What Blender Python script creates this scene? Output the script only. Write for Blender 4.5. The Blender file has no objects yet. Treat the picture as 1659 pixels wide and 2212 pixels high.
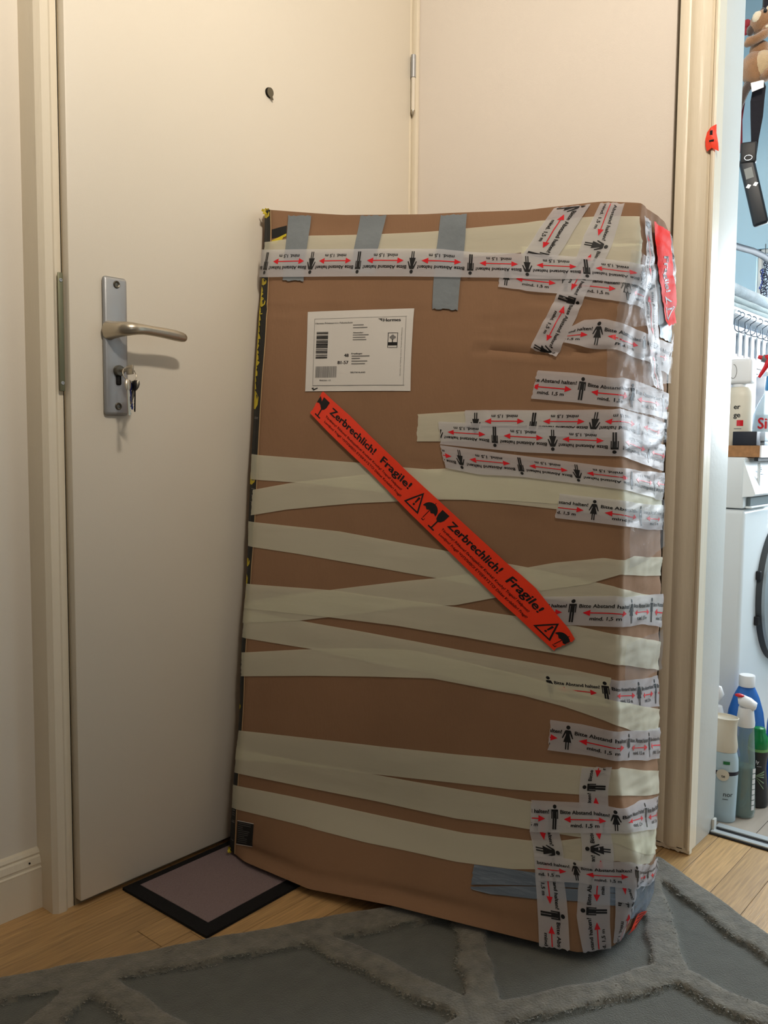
import bpy, bmesh, math, random
import numpy as np
from mathutils import Vector, Matrix, noise

# ------------------------------------------------------------------ camera, world, light, exposure
SC = bpy.context.scene
COL = SC.collection
CAM_H, YAW, PITCH, ROLL, FPX = 0.85, 0.8655, 0.0769, -0.0083, 1851.3
fw = Vector((math.sin(YAW)*math.cos(PITCH), math.cos(YAW)*math.cos(PITCH), -math.sin(PITCH)))
rt = Vector((math.cos(YAW), -math.sin(YAW), 0))
dn = fw.cross(rt)
r2 = rt*math.cos(ROLL) + dn*math.sin(ROLL)
d2 = -rt*math.sin(ROLL) + dn*math.cos(ROLL)
cam = bpy.data.cameras.new('camera'); cam_o = bpy.data.objects.new('camera', cam); COL.objects.link(cam_o)
cam.sensor_fit = 'VERTICAL'; cam.sensor_height = 36; cam.lens = FPX/2212*36; cam.clip_start = .02
M = Matrix.Identity(4)
for i in range(3):
    M[i][0], M[i][1], M[i][2] = r2[i], -d2[i], -fw[i]
M.translation = (0, 0, CAM_H)
cam_o.matrix_world = M
SC.camera = cam_o

w = bpy.data.worlds.new('world'); SC.world = w; w.use_nodes = True
w.node_tree.nodes['Background'].inputs[0].default_value = (.62, .82, 1, 1)
w.node_tree.nodes['Background'].inputs[1].default_value = .7

def light(name, kind, loc, energy, color, size=None, size_y=None, aim=None):
    l = bpy.data.lights.new(name, kind); l.energy = energy; l.color = color
    if kind == 'AREA':
        l.size = size
        if size_y: l.shape = 'RECTANGLE'; l.size_y = size_y
        else: l.shape = 'DISK'
    if kind == 'POINT': l.shadow_soft_size = size
    o = bpy.data.objects.new(name, l); COL.objects.link(o); o.location = loc
    if aim: o.rotation_euler = (Vector(aim)-Vector(loc)).to_track_quat('-Z', 'Y').to_euler()
    return o
light('ceiling_lamp_light', 'POINT', (.42, -.10, 2.20), 112, (1, .885, .75), .09)
light('laundry_window_light', 'AREA', (3.26, .12, 1.21), 56, (.84, .93, 1), 1.7, .66, aim=(1.9, .12, 1.0))
light('laundry_fill_light', 'AREA', (2.35, .05, 2.6), 8, (.90, .96, 1), .8, .8, aim=(2.35, .05, 0))  # unseen overhead fill added to brighten the laundry walls and floor
light('hall_fill_light', 'AREA', (-.2, -2.15, 1.3), 4.2, (.86, .93, 1), .8, 1.1, aim=(1.3, 1, .9))  # added cool fill at the hall end, stands in for unseen daylight
SC.view_settings.view_transform = 'Standard'; SC.view_settings.look = 'None'
SC.view_settings.exposure = 0.0; SC.view_settings.gamma = 1
SC.view_settings.use_curve_mapping = False
SC.cycles.transparent_max_bounces = 24
SC.cycles.max_bounces = 10
random.seed(4)

# ------------------------------------------------------------------ helpers
def srgb(r, g, b):
    f = lambda c: c/12.92 if c <= .04045 else ((c+.055)/1.055)**2.4
    return (f(r/255), f(g/255), f(b/255), 1)

def mat(name, col, rough=.6, metal=0, alpha=1, trans=0, coat=0, noise_scale=None, noise_amt=.12, bump=0, bump_scale=60,
        stretch=None, rand=0, emit=None, sheen=0, ior=1.45, spec=None):
    m = bpy.data.materials.new(name); m.use_nodes = True
    nt = m.node_tree; N = nt.nodes; L = nt.links; b = N['Principled BSDF']
    b.inputs['Base Color'].default_value = col
    b.inputs['Roughness'].default_value = rough; b.inputs['Metallic'].default_value = metal
    b.inputs['Alpha'].default_value = alpha; b.inputs['Transmission Weight'].default_value = trans
    b.inputs['Coat Weight'].default_value = coat; b.inputs['IOR'].default_value = ior
    b.inputs['Sheen Weight'].default_value = sheen
    if spec is not None: b.inputs['Specular IOR Level'].default_value = spec
    if emit:
        b.inputs['Emission Color'].default_value = emit[0]; b.inputs['Emission Strength'].default_value = emit[1]
    tc = N.new('ShaderNodeTexCoord'); src = tc.outputs['Object']
    if stretch:
        mp = N.new('ShaderNodeMapping'); mp.inputs['Scale'].default_value = stretch
        L.new(src, mp.inputs['Vector']); src = mp.outputs['Vector']
    last = None
    if noise_scale or rand:
        mix = N.new('ShaderNodeMix'); mix.data_type = 'RGBA'; mix.blend_type = 'MULTIPLY'
        mix.inputs[0].default_value = 1; mix.inputs[6].default_value = col
        mr = N.new('ShaderNodeMapRange'); mr.inputs['To Min'].default_value = 1-noise_amt; mr.inputs['To Max'].default_value = 1+noise_amt
        if noise_scale:
            nz = N.new('ShaderNodeTexNoise'); nz.inputs['Scale'].default_value = noise_scale; nz.inputs['Detail'].default_value = 6
            L.new(src, nz.inputs['Vector']); mr.inputs['From Min'].default_value = .25; mr.inputs['From Max'].default_value = .75
            L.new(nz.outputs['Fac'], mr.inputs['Value'])
        else: mr.inputs['Value'].default_value = .5
        out = mr.outputs['Result']
        if rand:
            oi = N.new('ShaderNodeObjectInfo'); mr2 = N.new('ShaderNodeMapRange')
            mr2.inputs['To Min'].default_value = 1-rand; mr2.inputs['To Max'].default_value = 1+rand
            L.new(oi.outputs['Random'], mr2.inputs['Value'])
            mu = N.new('ShaderNodeMath'); mu.operation = 'MULTIPLY'; L.new(out, mu.inputs[0]); L.new(mr2.outputs['Result'], mu.inputs[1]); out = mu.outputs[0]
        L.new(out, mix.inputs[7]); L.new(mix.outputs[2], b.inputs['Base Color'])
    if bump:
        n2 = N.new('ShaderNodeTexNoise'); n2.inputs['Scale'].default_value = bump_scale; n2.inputs['Detail'].default_value = 5
        L.new(src, n2.inputs['Vector']); bp = N.new('ShaderNodeBump'); bp.inputs['Strength'].default_value = bump
        bp.inputs['Distance'].default_value = .004
        L.new(n2.outputs['Fac'], bp.inputs['Height']); L.new(bp.outputs['Normal'], b.inputs['Normal'])
    return m

def film(name, col, alpha, transl, rough, coat=0, bump=.3, bscale=3, stretch=(2, 2, 30)):
    """thin tape: part see-through, part reflecting, part letting diffuse light through"""
    m = mat(name, col, rough, coat=coat, bump=bump, bump_scale=bscale, stretch=stretch)
    nt = m.node_tree; N = nt.nodes; L = nt.links; b = N['Principled BSDF']; out = [n for n in N if n.type == 'OUTPUT_MATERIAL'][0]
    tl = N.new('ShaderNodeBsdfTranslucent'); tl.inputs[0].default_value = (min(1, col[0]*1.15), min(1, col[1]*1.15), min(1, col[2]*1.12), 1)
    tp = N.new('ShaderNodeBsdfTransparent'); m1 = N.new('ShaderNodeMixShader'); m2 = N.new('ShaderNodeMixShader')
    m1.inputs[0].default_value = transl; m2.inputs[0].default_value = alpha
    L.new(b.outputs[0], m1.inputs[1]); L.new(tl.outputs[0], m1.inputs[2]); L.new(tp.outputs[0], m2.inputs[1]); L.new(m1.outputs[0], m2.inputs[2])
    L.new(m2.outputs[0], out.inputs['Surface']); return m

def link(name, me, m=None, parent=None, smooth=None, loc=None):
    o = bpy.data.objects.new(name, me); COL.objects.link(o)
    if m is not None and not me.materials: me.materials.append(m)
    if parent is not None: o.parent = parent
    if smooth is not None:
        me.polygons.foreach_set('use_smooth', [True]*len(me.polygons))
        if smooth < 180: me.set_sharp_from_angle(angle=math.radians(smooth))
    if loc: o.location = loc
    return o

def obj(name, bm, m=None, parent=None, smooth=None, loc=None):
    me = bpy.data.meshes.new(name); bmesh.ops.recalc_face_normals(bm, faces=bm.faces); bm.to_mesh(me); bm.free()
    return link(name, me, m, parent, smooth, loc)

def pymesh(name, verts, faces, m=None, parent=None, smooth=None):
    me = bpy.data.meshes.new(name); me.from_pydata([tuple(v) for v in verts], [], faces); me.update()
    return link(name, me, m, parent, smooth)

def thing(name, label, cat, loc=(0, 0, 0), group=None, rot=None):
    o = bpy.data.objects.new(name, None); COL.objects.link(o); o.location = loc
    if rot: o.rotation_euler = rot
    o['label'] = label; o['category'] = cat
    if group: o['group'] = group
    o.empty_display_size = .05
    return o

def struct(o):
    o['kind'] = 'structure'; return o

def bx(bm, lo, hi, bev=0, seg=2):
    lo = Vector(lo); hi = Vector(hi)
    r = bmesh.ops.create_cube(bm, size=1)
    vs = r['verts']
    for v in vs: v.co = Vector(((v.co.x+.5)*(hi.x-lo.x)+lo.x, (v.co.y+.5)*(hi.y-lo.y)+lo.y, (v.co.z+.5)*(hi.z-lo.z)+lo.z))
    if bev:
        es = list({e for v in vs for e in v.link_edges})
        bmesh.ops.bevel(bm, geom=es, offset=bev, segments=seg, affect='EDGES', profile=.5)
    return bm

def box(name, lo, hi, m, parent=None, bev=0, seg=2, smooth=None):
    bm = bmesh.new(); bx(bm, lo, hi, bev, seg)
    return obj(name, bm, m, parent, 35 if bev and smooth is None else smooth)

def tube(bm, pts, rad, n=10, cap=True, squash=None):
    """sweep a circle along pts; rad number or list; squash = (a,b) section factors"""
    pts = [Vector(p) for p in pts]; k = len(pts)
    rad = rad if isinstance(rad, (list, tuple)) else [rad]*k
    rings = []; up = None
    for i, p in enumerate(pts):
        t = (pts[min(i+1, k-1)]-pts[max(i-1, 0)]).normalized()
        if up is None:
            up = Vector((0, 0, 1)) if abs(t.z) < .9 else Vector((0, 1, 0))
        s = t.cross(up).normalized(); up = s.cross(t).normalized()
        a, b = squash if squash else (1, 1)
        rings.append([bm.verts.new(p+(s*math.cos(q)*a+up*math.sin(q)*b)*rad[i]) for q in [2*math.pi*j/n for j in range(n)]])
    for i in range(k-1):
        for j in range(n):
            bm.faces.new((rings[i][j], rings[i][(j+1) % n], rings[i+1][(j+1) % n], rings[i+1][j]))
    if cap:
        bm.faces.new(list(reversed(rings[0]))); bm.faces.new(rings[-1])
    return bm

def lathe(bm, prof, c=(0, 0, 0), n=24, sx=1, sy=1, rz=0):
    """prof = [(r, z)...] bottom to top; sx, sy squash the section, rz turns it"""
    rings = []
    for r, z in prof:
        ring = []
        for j in range(n):
            q = 2*math.pi*j/n; x = math.cos(q)*r*sx; y = math.sin(q)*r*sy
            ring.append(bm.verts.new((c[0]+x*math.cos(rz)-y*math.sin(rz), c[1]+x*math.sin(rz)+y*math.cos(rz), c[2]+z)))
        rings.append(ring)
    for i in range(len(rings)-1):
        for j in range(n):
            bm.faces.new((rings[i][j], rings[i][(j+1) % n], rings[i+1][(j+1) % n], rings[i+1][j]))
    bm.faces.new(list(reversed(rings[0]))); bm.faces.new(rings[-1])
    return bm

def blob(bm, c, r, n=3, rot=None):
    """ellipsoid"""
    res = bmesh.ops.create_icosphere(bm, subdivisions=n, radius=1)
    for v in res['verts']:
        p = Vector((v.co.x*r[0], v.co.y*r[1], v.co.z*r[2]))
        if rot: p.rotate(rot)
        v.co = p+Vector(c)
    return bm

_txt = {}
def text_mesh(s, bold=.0):
    """triangulated outline of a string, height of a capital = 1, left aligned at x=0, centred in y"""
    if (s, bold) in _txt: return _txt[(s, bold)]
    cu = bpy.data.curves.new('t', 'FONT'); cu.body = s; cu.size = 1; cu.offset = bold; cu.resolution_u = 3
    o = bpy.data.objects.new('t', cu); COL.objects.link(o)
    dg = bpy.context.evaluated_depsgraph_get(); me = bpy.data.meshes.new_from_object(o.evaluated_get(dg))
    V = np.array([v.co[:2] for v in me.vertices]) if len(me.vertices) else np.zeros((0, 2))
    F = [tuple(p.vertices) for p in me.polygons]
    bpy.data.objects.remove(o); bpy.data.curves.remove(cu); bpy.data.meshes.remove(me)
    if len(V):
        V[:, 0] -= V[:, 0].min(); V[:, 1] -= .36; V /= .72
    _txt[(s, bold)] = (V, F, V[:, 0].max() if len(V) else 0)
    return _txt[(s, bold)]

class Flat:
    """2D artwork in metres, later bent onto a surface"""
    def __init__(s): s.V = []; s.F = []
    def poly(s, pts):
        k = len(s.V); s.V += [tuple(p) for p in pts]; s.F.append(tuple(range(k, k+len(pts))))
    def text(s, t, x, y, h, width=None, bold=.02, rot=0, mid=False):
        V, F, L = text_mesh(t)
        if not len(V): return
        sx = h if width is None else width/L
        if bold:                       # heavier strokes: the same outline laid down again a little to each side
            b_ = bold*h*.8
            for ox, oy in ((-b_, 0), (b_, 0), (0, b_*.7), (0, -b_*.7)): s.text(t, x+ox*math.cos(rot)-oy*math.sin(rot), y+ox*math.sin(rot)+oy*math.cos(rot), h, width, 0, rot, mid)
        k = len(s.V); ca, sa = math.cos(rot), math.sin(rot); off = L*sx/2 if mid else 0
        for a, b in V:
            a = a*sx-off; b = b*h
            s.V.append((x+a*ca-b*sa, y+a*sa+b*ca))
        s.F += [tuple(i+k for i in f) for f in F]
    def disc(s, x, y, r, n=14): s.poly([(x+r*math.cos(2*math.pi*i/n), y+r*math.sin(2*math.pi*i/n)) for i in range(n)])
    def rect(s, x0, y0, x1, y1): s.poly([(x0, y0), (x1, y0), (x1, y1), (x0, y1)])
    def xform(s, k0, f):
        for i in range(k0, len(s.V)): s.V[i] = f(*s.V[i])
    def clip(s, x0, x1, step=.006):
        bm = bmesh.new(); vs = [bm.verts.new((a, b, 0)) for a, b in s.V]
        for f in s.F:
            try: bm.faces.new([vs[i] for i in f])
            except ValueError: pass
        def cut(x, inner=False, outer=False):
            bmesh.ops.bisect_plane(bm, geom=bm.verts[:]+bm.edges[:]+bm.faces[:], plane_co=(x, 0, 0), plane_no=(1, 0, 0), clear_inner=inner, clear_outer=outer, dist=1e-7)
        cut(x0, inner=True); cut(x1, outer=True)
        x = x0+step
        while step and x < x1: cut(x); x += step
        bm.verts.index_update()
        s.V = [(v.co.x, v.co.y) for v in bm.verts]; s.F = [tuple(v.index for v in f.verts) for f in bm.faces]
        bm.free(); return s
# ------------------------------------------------------------------ materials
M_wall = mat('wall_paint', srgb(226, 219, 206), .75, noise_scale=3, noise_amt=.02, bump=.12, bump_scale=900)
M_wallW = mat('right_wall_paint', srgb(226, 218, 208), .75, noise_scale=3, noise_amt=.02, bump=.12, bump_scale=700)
M_ceil = mat('ceiling_paint', srgb(150, 148, 142), .9)
M_dim = mat('far_wall_paint', srgb(80, 76, 70), .9)
M_door = mat('door_lacquer', srgb(224, 216, 200), .42, noise_scale=2, noise_amt=.02, bump=.05, bump_scale=500)
M_trim = mat('old_gloss_paint', srgb(228, 218, 197), .35, noise_scale=6, noise_amt=.04, bump=.35, bump_scale=70, stretch=(1, 1, .12))
M_jamb = mat('jamb_paint', srgb(206, 206, 200), .4, noise_scale=5, noise_amt=.05, bump=.1, bump_scale=80)
M_gap = mat('dark_gap', srgb(70, 60, 45), .9)
M_steel = mat('satin_metal', srgb(176, 178, 180), .42, metal=.55, bump=.05, bump_scale=400)
M_scr = mat('worn_screw', srgb(110, 106, 96), .4, metal=.8)
M_handle = mat('lever_metal', srgb(188, 178, 160), .30, metal=.8)
M_brass = mat('strike_metal', srgb(128, 128, 104), .5, metal=.7)
M_dark = mat('dark_metal', srgb(40, 36, 32), .4, metal=.6)
M_black = mat('black_plastic', srgb(18, 18, 20), .5)
M_wood = mat('oak_strip', srgb(186, 150, 102), .38, noise_scale=9, noise_amt=.30, rand=.16, bump=.12, bump_scale=30, stretch=(1.2, 22, 22))
M_sub = mat('floor_groove', srgb(74, 52, 30), .8)
M_tile = mat('floor_tile', srgb(176, 164, 150), .3, noise_scale=8, noise_amt=.12, rand=.08, stretch=(1, 8, 8))
M_card = mat('cardboard', srgb(145, 112, 86), .82, noise_scale=5, noise_amt=.07, bump=.10, bump_scale=260, stretch=(1, 1, .25), spec=.2)
M_cream = film('masking_tape', srgb(238, 236, 214), .80, .30, .60, bump=.40, bscale=3, stretch=(2, 2, 11))
M_white = film('warning_tape_film', srgb(224, 223, 228), .66, .28, .38, coat=0, bump=.35, bscale=4, stretch=(4, 4, 16))
M_clear = mat('clear_tape_film', srgb(200, 206, 214), .14, alpha=.12, coat=.1, bump=.9, bump_scale=34)
M_ink = mat('black_print', srgb(20, 20, 22), .45)
M_redink = mat('red_print', srgb(214, 16, 34), .45)
M_red = mat('red_tape_film', srgb(244, 62, 30), .36, coat=.2, bump=.2, bump_scale=30)
M_redclear = mat('red_tape_under_film', srgb(236, 34, 14), .6, alpha=1, spec=.15, bump=.4, bump_scale=40)
M_silver = mat('duct_tape', srgb(132, 140, 146), .42, metal=.25, noise_scale=20, noise_amt=.06, bump=.3, bump_scale=50)
M_silver2 = mat('glossy_duct_tape', srgb(140, 154, 172), .16, metal=.55, bump=1, bump_scale=4, stretch=(2.5, 2.5, 16))
M_tuft = mat('rug_tuft', srgb(140, 136, 124), .96, sheen=.4)
M_paper = mat('label_paper', srgb(216, 212, 206), .6, bump=.08, bump_scale=60)
M_greyink = mat('grey_print', srgb(120, 118, 116), .6)
M_print = mat('black_box_print', srgb(24, 26, 26), .6, noise_scale=60, noise_amt=.3)
M_yellow = mat('yellow_box_print', srgb(206, 186, 44), .6, noise_scale=40, noise_amt=.2)
M_fray = mat('torn_card_core', srgb(190, 158, 118), .95)
M_matb = mat('mat_border', srgb(14, 13, 16), .95, bump=.5, bump_scale=600)
M_mati = mat('mat_pile', srgb(140, 122, 124), .98, noise_scale=300, noise_amt=.12, bump=.6, bump_scale=500)
M_rugf = mat('rug_low_pile', srgb(92, 93, 86), .96, noise_scale=40, noise_amt=.12, bump=.6, bump_scale=380, sheen=.25)
M_rugb = mat('rug_high_pile', srgb(110, 106, 95), .96, noise_scale=48, noise_amt=.38, bump=.6, bump_scale=260, sheen=.35)

# ------------------------------------------------------------------ the setting
YD, XW = 1.398, 1.752                         # face of the door leaf, face of the right wall
FL_X0, FL_Y0 = -1.3, -2.3
struct(box('wall_left', (FL_X0, 1.470, 0), (.752, 1.60, 2.95), M_wall))
struct(box('wall_above_door', (.752, 1.470, 2.10), (XW, 1.60, 2.95), M_wall))
struct(box('wall_right', (XW, .652, 0), (1.90, 1.62, 2.95), M_wallW))
struct(box('wall_above_opening', (XW, -1.2, 2.12), (1.90, .652, 2.95), M_wallW))
struct(box('wall_right_far', (XW, FL_Y0, 0), (1.90, -.62, 2.12), M_wallW))
struct(box('wall_back', (FL_X0-.1, FL_Y0-.1, 0), (1.90, FL_Y0, 2.95), M_dim))
struct(box('wall_side', (FL_X0-.1, FL_Y0, 0), (FL_X0, 1.60, 2.95), M_dim))
struct(box('ceiling', (FL_X0-.1, FL_Y0-.1, 2.95), (3.3, 1.75, 3.05), M_ceil))

# unseen hanging lamp; opaque shield under the bulb added to keep low parts dark
lamp = thing('ceiling_lamp', 'unseen hanging hall lamp with an added opaque shield that darkens the lower walls', 'lamp', (.42, -.10, 2.95))
bm = bmesh.new(); lathe(bm, [(.006, -.71), (.006, -.02), (.045, -.015), (.05, 0)], n=20); obj('rod', bm, M_steel, lamp, 30)
bm = bmesh.new(); lathe(bm, [(.02, -.907), (.10, -.899), (.160, -.878), (.1575, -.874), (.10, -.893), (.02, -.901)], n=40); obj('added_light_shield', bm, M_steel, lamp, 30)
bm = bmesh.new()
for q in range(3): tube(bm, [(.012*math.cos(q*2.1), .012*math.sin(q*2.1), -.70), (.150*math.cos(q*2.1), .150*math.sin(q*2.1), -.878)], .0015, 6)
obj('wire', bm, M_steel, lamp)

# floor: sub floor with single oak strips lying on it
floor = struct(box('floor', (FL_X0-.1, FL_Y0-.1, -.05), (1.87, 1.62, -.0012), M_sub))
PW = .071
protos = {}
def plank(x0, x1, y0, parent, m, wd, h=.0016, g=.0005, nm='plank'):
    ln = round(x1-x0, 2)
    key = (nm, ln, wd)
    if key not in protos:
        bm = bmesh.new(); bx(bm, (g, g, -h), (ln-g, wd-g, 0), bev=.0006, seg=1)
        me = bpy.data.meshes.new(nm); bm.to_mesh(me); bm.free(); me.materials.append(m); protos[key] = me
    o = bpy.data.objects.new(nm, protos[key]); COL.objects.link(o); o.parent = parent; o.location = (x0, y0, 0)
rnd = random.Random(11)
y = 1.47
row = 0
while y > -.72:
    # only where the picture can see the floor; the rest of the sub floor lies under the rug
    x = .22 - rnd.choice((0, .12, .24, .36))
    while x < 1.86:
        ln = rnd.choice((.36, .42, .48, .54, .60)); x1 = min(x+ln, 1.868)
        if x1-x > .03:
            c = ((x+x1)/2-1.669, y-.035-.668)
            U = (-.865*c[0]+.5*c[1]); V = (-.5*c[0]-.866*c[1])
            if not (U > .32 and V > .30): plank(x, x1, y-PW, floor, M_wood, PW)
        x = x1
    y -= PW; row += 1

# skirting board left of the door
prof = [(1.470, 0), (1.455, 0), (1.455, .074), (1.4545, .0765), (1.4575, .079), (1.4575, .082), (1.456, .085), (1.459, .096), (1.462, .099), (1.461, .103), (1.464, .108), (1.470, .111)]
bm = bmesh.new()
a = [bm.verts.new((FL_X0, p[0], p[1])) for p in prof]; b = [bm.verts.new((.750, p[0], p[1])) for p in prof]
for i in range(len(prof)-1): bm.faces.new((a[i], a[i+1], b[i+1], b[i]))
bm.faces.new(a); bm.faces.new(b)
base = struct(obj('baseboard_left', bm, M_trim))
bm = bmesh.new(); lathe(bm, [(.0018, 0), (.0018, .0012)], n=12)
nh = obj('nail_hole', bm, M_dark, base, loc=(.7285, 1.4572, .0905)); nh.rotation_euler = (math.pi/2, 0, 0)

# ------------------------------------------------------------------ entrance door with frame
door = struct(bpy.data.objects.new('door_1', None)); COL.objects.link(door)
box('door_leaf', (.794, YD, .012), (1.729, YD+.042, 2.02), M_door, door, bev=.003)
def frame_post(x0, x1, xr):
    bm = bmesh.new()
    pts = [(x0, 1.470), (x0, 1.418), (x0+.008, 1.410), (xr-.012, 1.409), (xr-.006, 1.414), (xr-.006, 1.416), (x1, 1.416), (x1, 1.470)]
    a = [bm.verts.new((p[0], p[1], .0)) for p in pts]; b = [bm.verts.new((p[0], p[1], 2.10)) for p in pts]
    n = len(pts)
    for i in range(n): bm.faces.new((a[i], a[(i+1) % n], b[(i+1) % n], b[i]))
    bm.faces.new(a); bm.faces.new(b)
    return obj('frame_post', bm, M_trim, door, 30)
frame_post(.750, .7915, .7835)
box('frame_post', (1.731, 1.401, 0), (XW-.001, 1.470, 2.10), M_trim, door, bev=.004)
box('frame_stop', (1.7385, 1.385, 0), (XW-.0005, 1.401, 2.10), M_trim, door, bev=.003)
box('frame_head', (.752, 1.410, 2.024), (XW-.001, 1.470, 2.12), M_trim, door, bev=.003)
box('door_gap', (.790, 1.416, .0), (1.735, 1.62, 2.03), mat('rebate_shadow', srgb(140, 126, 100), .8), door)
# strike plate on the left post
sp = box('strike_plate', (.7795, 1.4075, .941), (.7895, 1.4105, 1.145), M_brass, door, bev=.0012)
for z in (1.132, .955):
    bm = bmesh.new(); lathe(bm, [(.0034, 0), (.003, .0012), (.0014, .0013), (.0012, .0004)], n=14)
    s = obj('screw', bm, M_steel, sp, 30, loc=(.7845, 1.4078, z)); s.rotation_euler = (math.pi/2, 0, 0)
# spy hole with its hanging cover
bm = bmesh.new(); lathe(bm, [(.0105, 0), (.0105, .002), (.009, .004), (.004, .0042)], n=28)
ph = obj('peephole', bm, M_dark, door, 30, loc=(1.2575, YD, 1.588)); ph.rotation_euler = (math.pi/2, 0, 0)
bm = bmesh.new()
pts = [(math.cos(q)*.0085, math.sin(q)*.0095) for q in [math.pi*(-.28+1.72*i/18) for i in range(19)]]+[(.0055, -.0148), (.0085, -.0135)]
pts = [(x, z) for x, z in pts]
f = [bm.verts.new((x, -.0055, z)) for x, z in pts]; k = [bm.verts.new((x, -.0040, z)) for x, z in pts]
bm.faces.new(f); bm.faces.new(list(reversed(k)))
for i in range(len(f)): bm.faces.new((f[i], f[(i+1) % len(f)], k[(i+1) % len(f)], k[i]))
obj('peephole_cover', bm, mat('spy_cover', srgb(112, 106, 90), .35, metal=.7), ph, None, loc=None).rotation_euler = (-math.pi/2, 0, 0)
# hinge by the corner
hx = 1.7335
bm = bmesh.new(); tube(bm, [(hx, 1.3915, 1.770), (hx, 1.3915, 1.824)], .0062, 14)
hg = obj('hinge', bm, M_steel, door, 30)
bm = bmesh.new(); tube(bm, [(hx, 1.3915, 1.690), (hx, 1.3915, 1.769)], .0052, 14)
obj('hinge_sleeve', bm, M_door, hg, 30)
bm = bmesh.new(); tube(bm, [(hx, 1.3915, 1.676), (hx-.001, 1.3915, 1.684), (hx, 1.3915, 1.690)], [.0012, .0045, .0056], 12)
obj('hinge_tip', bm, M_handle, hg, 30)
# handle plate, lever, cylinder
pl = box('handle_plate', (.8560, YD-.010, .902), (.9045, YD, 1.149), M_steel, door, bev=.0058, seg=3)
for z in (1.136, .918):
    bm = bmesh.new(); lathe(bm, [(.0068, 0), (.0068, .001), (.0056, .0022), (.0036, .0012), (.0034, .0002)], n=20)
    s = obj('screw', bm, M_scr, pl, 30, loc=(.8815, YD-.010, z)); s.rotation_euler = (math.pi/2, 0, 0)
bm = bmesh.new()
tube(bm, [(.8665, YD-.008, 1.053), (.8668, YD-.018, 1.053), (.868, YD-.030, 1.053), (.8705, YD-.041, 1.0532), (.8755, YD-.0500, 1.0535), (.883, YD-.0555, 1.054), (.892, YD-.0580, 1.0543), (.905, YD-.0585, 1.0545), (.918, YD-.0577, 1.0543),
     (.935, YD-.0567, 1.0538), (.955, YD-.0555, 1.0530), (.975, YD-.0545, 1.0515), (.990, YD-.054, 1.0500), (.9965, YD-.054, 1.0492), (1.0000, YD-.054, 1.0488), (1.0012, YD-.054, 1.0487)],
     [.0178, .0158, .0145, .0136, .0126, .0114, .0102, .0092, .0089, .0091, .0096, .0099, .0092, .0078, .0050, .0016], 24, squash=(.84, 1.0))
obj('lever_handle', bm, M_handle, door, 60)
bm = bmesh.new(); lathe(bm, [(.0024, 0), (.0024, .001)], n=10)
g = obj('set_screw', bm, M_dark, pl, loc=(.8585, YD-.030, 1.054)); g.rotation_euler = (math.pi/2, 0, -math.pi/2)
bm = bmesh.new(); lathe(bm, [(.0100, 0), (.0100, .006), (.0088, .0085), (.0050, .009)], n=24)
g = obj('lock_cylinder', bm, M_scr, pl, 30, loc=(.8820, YD-.010, .9820)); g.rotation_euler = (math.pi/2, 0, 0)
bm = bmesh.new(); bx(bm, (.8775, YD-.0125, .956), (.8865, YD-.010, .980), .003, 3); obj('cylinder_tail', bm, M_dark, pl, 30)

# ------------------------------------------------------------------ bunch of keys hanging in the lock
keys = thing('key_bunch', 'bunch of keys hanging from the lock cylinder below the door lever', 'keys', (.882, YD-.02, .982))
def rel(p, o=keys): return (p[0]-o.location.x, p[1]-o.location.y, p[2]-o.location.z)
bm = bmesh.new(); bx(bm, rel((.8808, YD-.040, .979)), rel((.8832, YD-.0185, .985)), .0008, 1)
bx(bm, rel((.8800, YD-.058, .9735)), rel((.8840, YD-.038, .9905)), .0018, 2)
obj('key', bm, M_handle, keys, 30)['label'] = 'key turned in the lock'
bm = bmesh.new(); c = Vector(rel((.8770, YD-.054, .9735)))
tube(bm, [c+Vector((math.cos(q)*.0135, math.sin(q)*.004, math.sin(q)*.0125)) for q in [2*math.pi*i/24 for i in range(25)]], .0009, 8, cap=False)
obj('key_ring', bm, M_handle, keys, 60)
KM = [(M_handle, 'pale'), (mat('blue_key_head', srgb(30, 44, 110), .4), 'blue'), (M_black, 'black'), (M_black, 'black'), (mat('steel_key', srgb(120, 115, 104), .35, metal=1), 'steel')]
for i, (dx, dy, tilt, ln, hd) in enumerate(((-.0085, -.0035, -3, .064, .0115), (-.0025, .002, 2, .052, .0100), (.003, -.005, 6, .056, .0105), (.0055, .001, 11, .050, .0110), (.0085, -.003, 17, .050, .0095))):
    root = Vector(rel((.8800+dx*1.25, YD-.056+dy, .9630)))
    bm = bmesh.new()
    lathe(bm, [(hd*.55, 0), (hd, -.005), (hd, -.012), (hd*.6, -.018)][::-1], n=16, sx=.55, sy=.26)
    bx(bm, (-.0022, -.0009, -ln), (.0022, .0009, -.016), .0004, 1)
    for q in range(4): bx(bm, (.002, -.0008, -ln+.003+q*.005), (.0040-.0006*(q % 2), .0008, -ln+.0055+q*.005))
    ko = obj('key', bm, KM[i][0], keys, 30); ko.location = root; ko.rotation_euler = (math.radians(4*(i-2)), -math.radians(tilt), math.radians(35*i))

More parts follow.
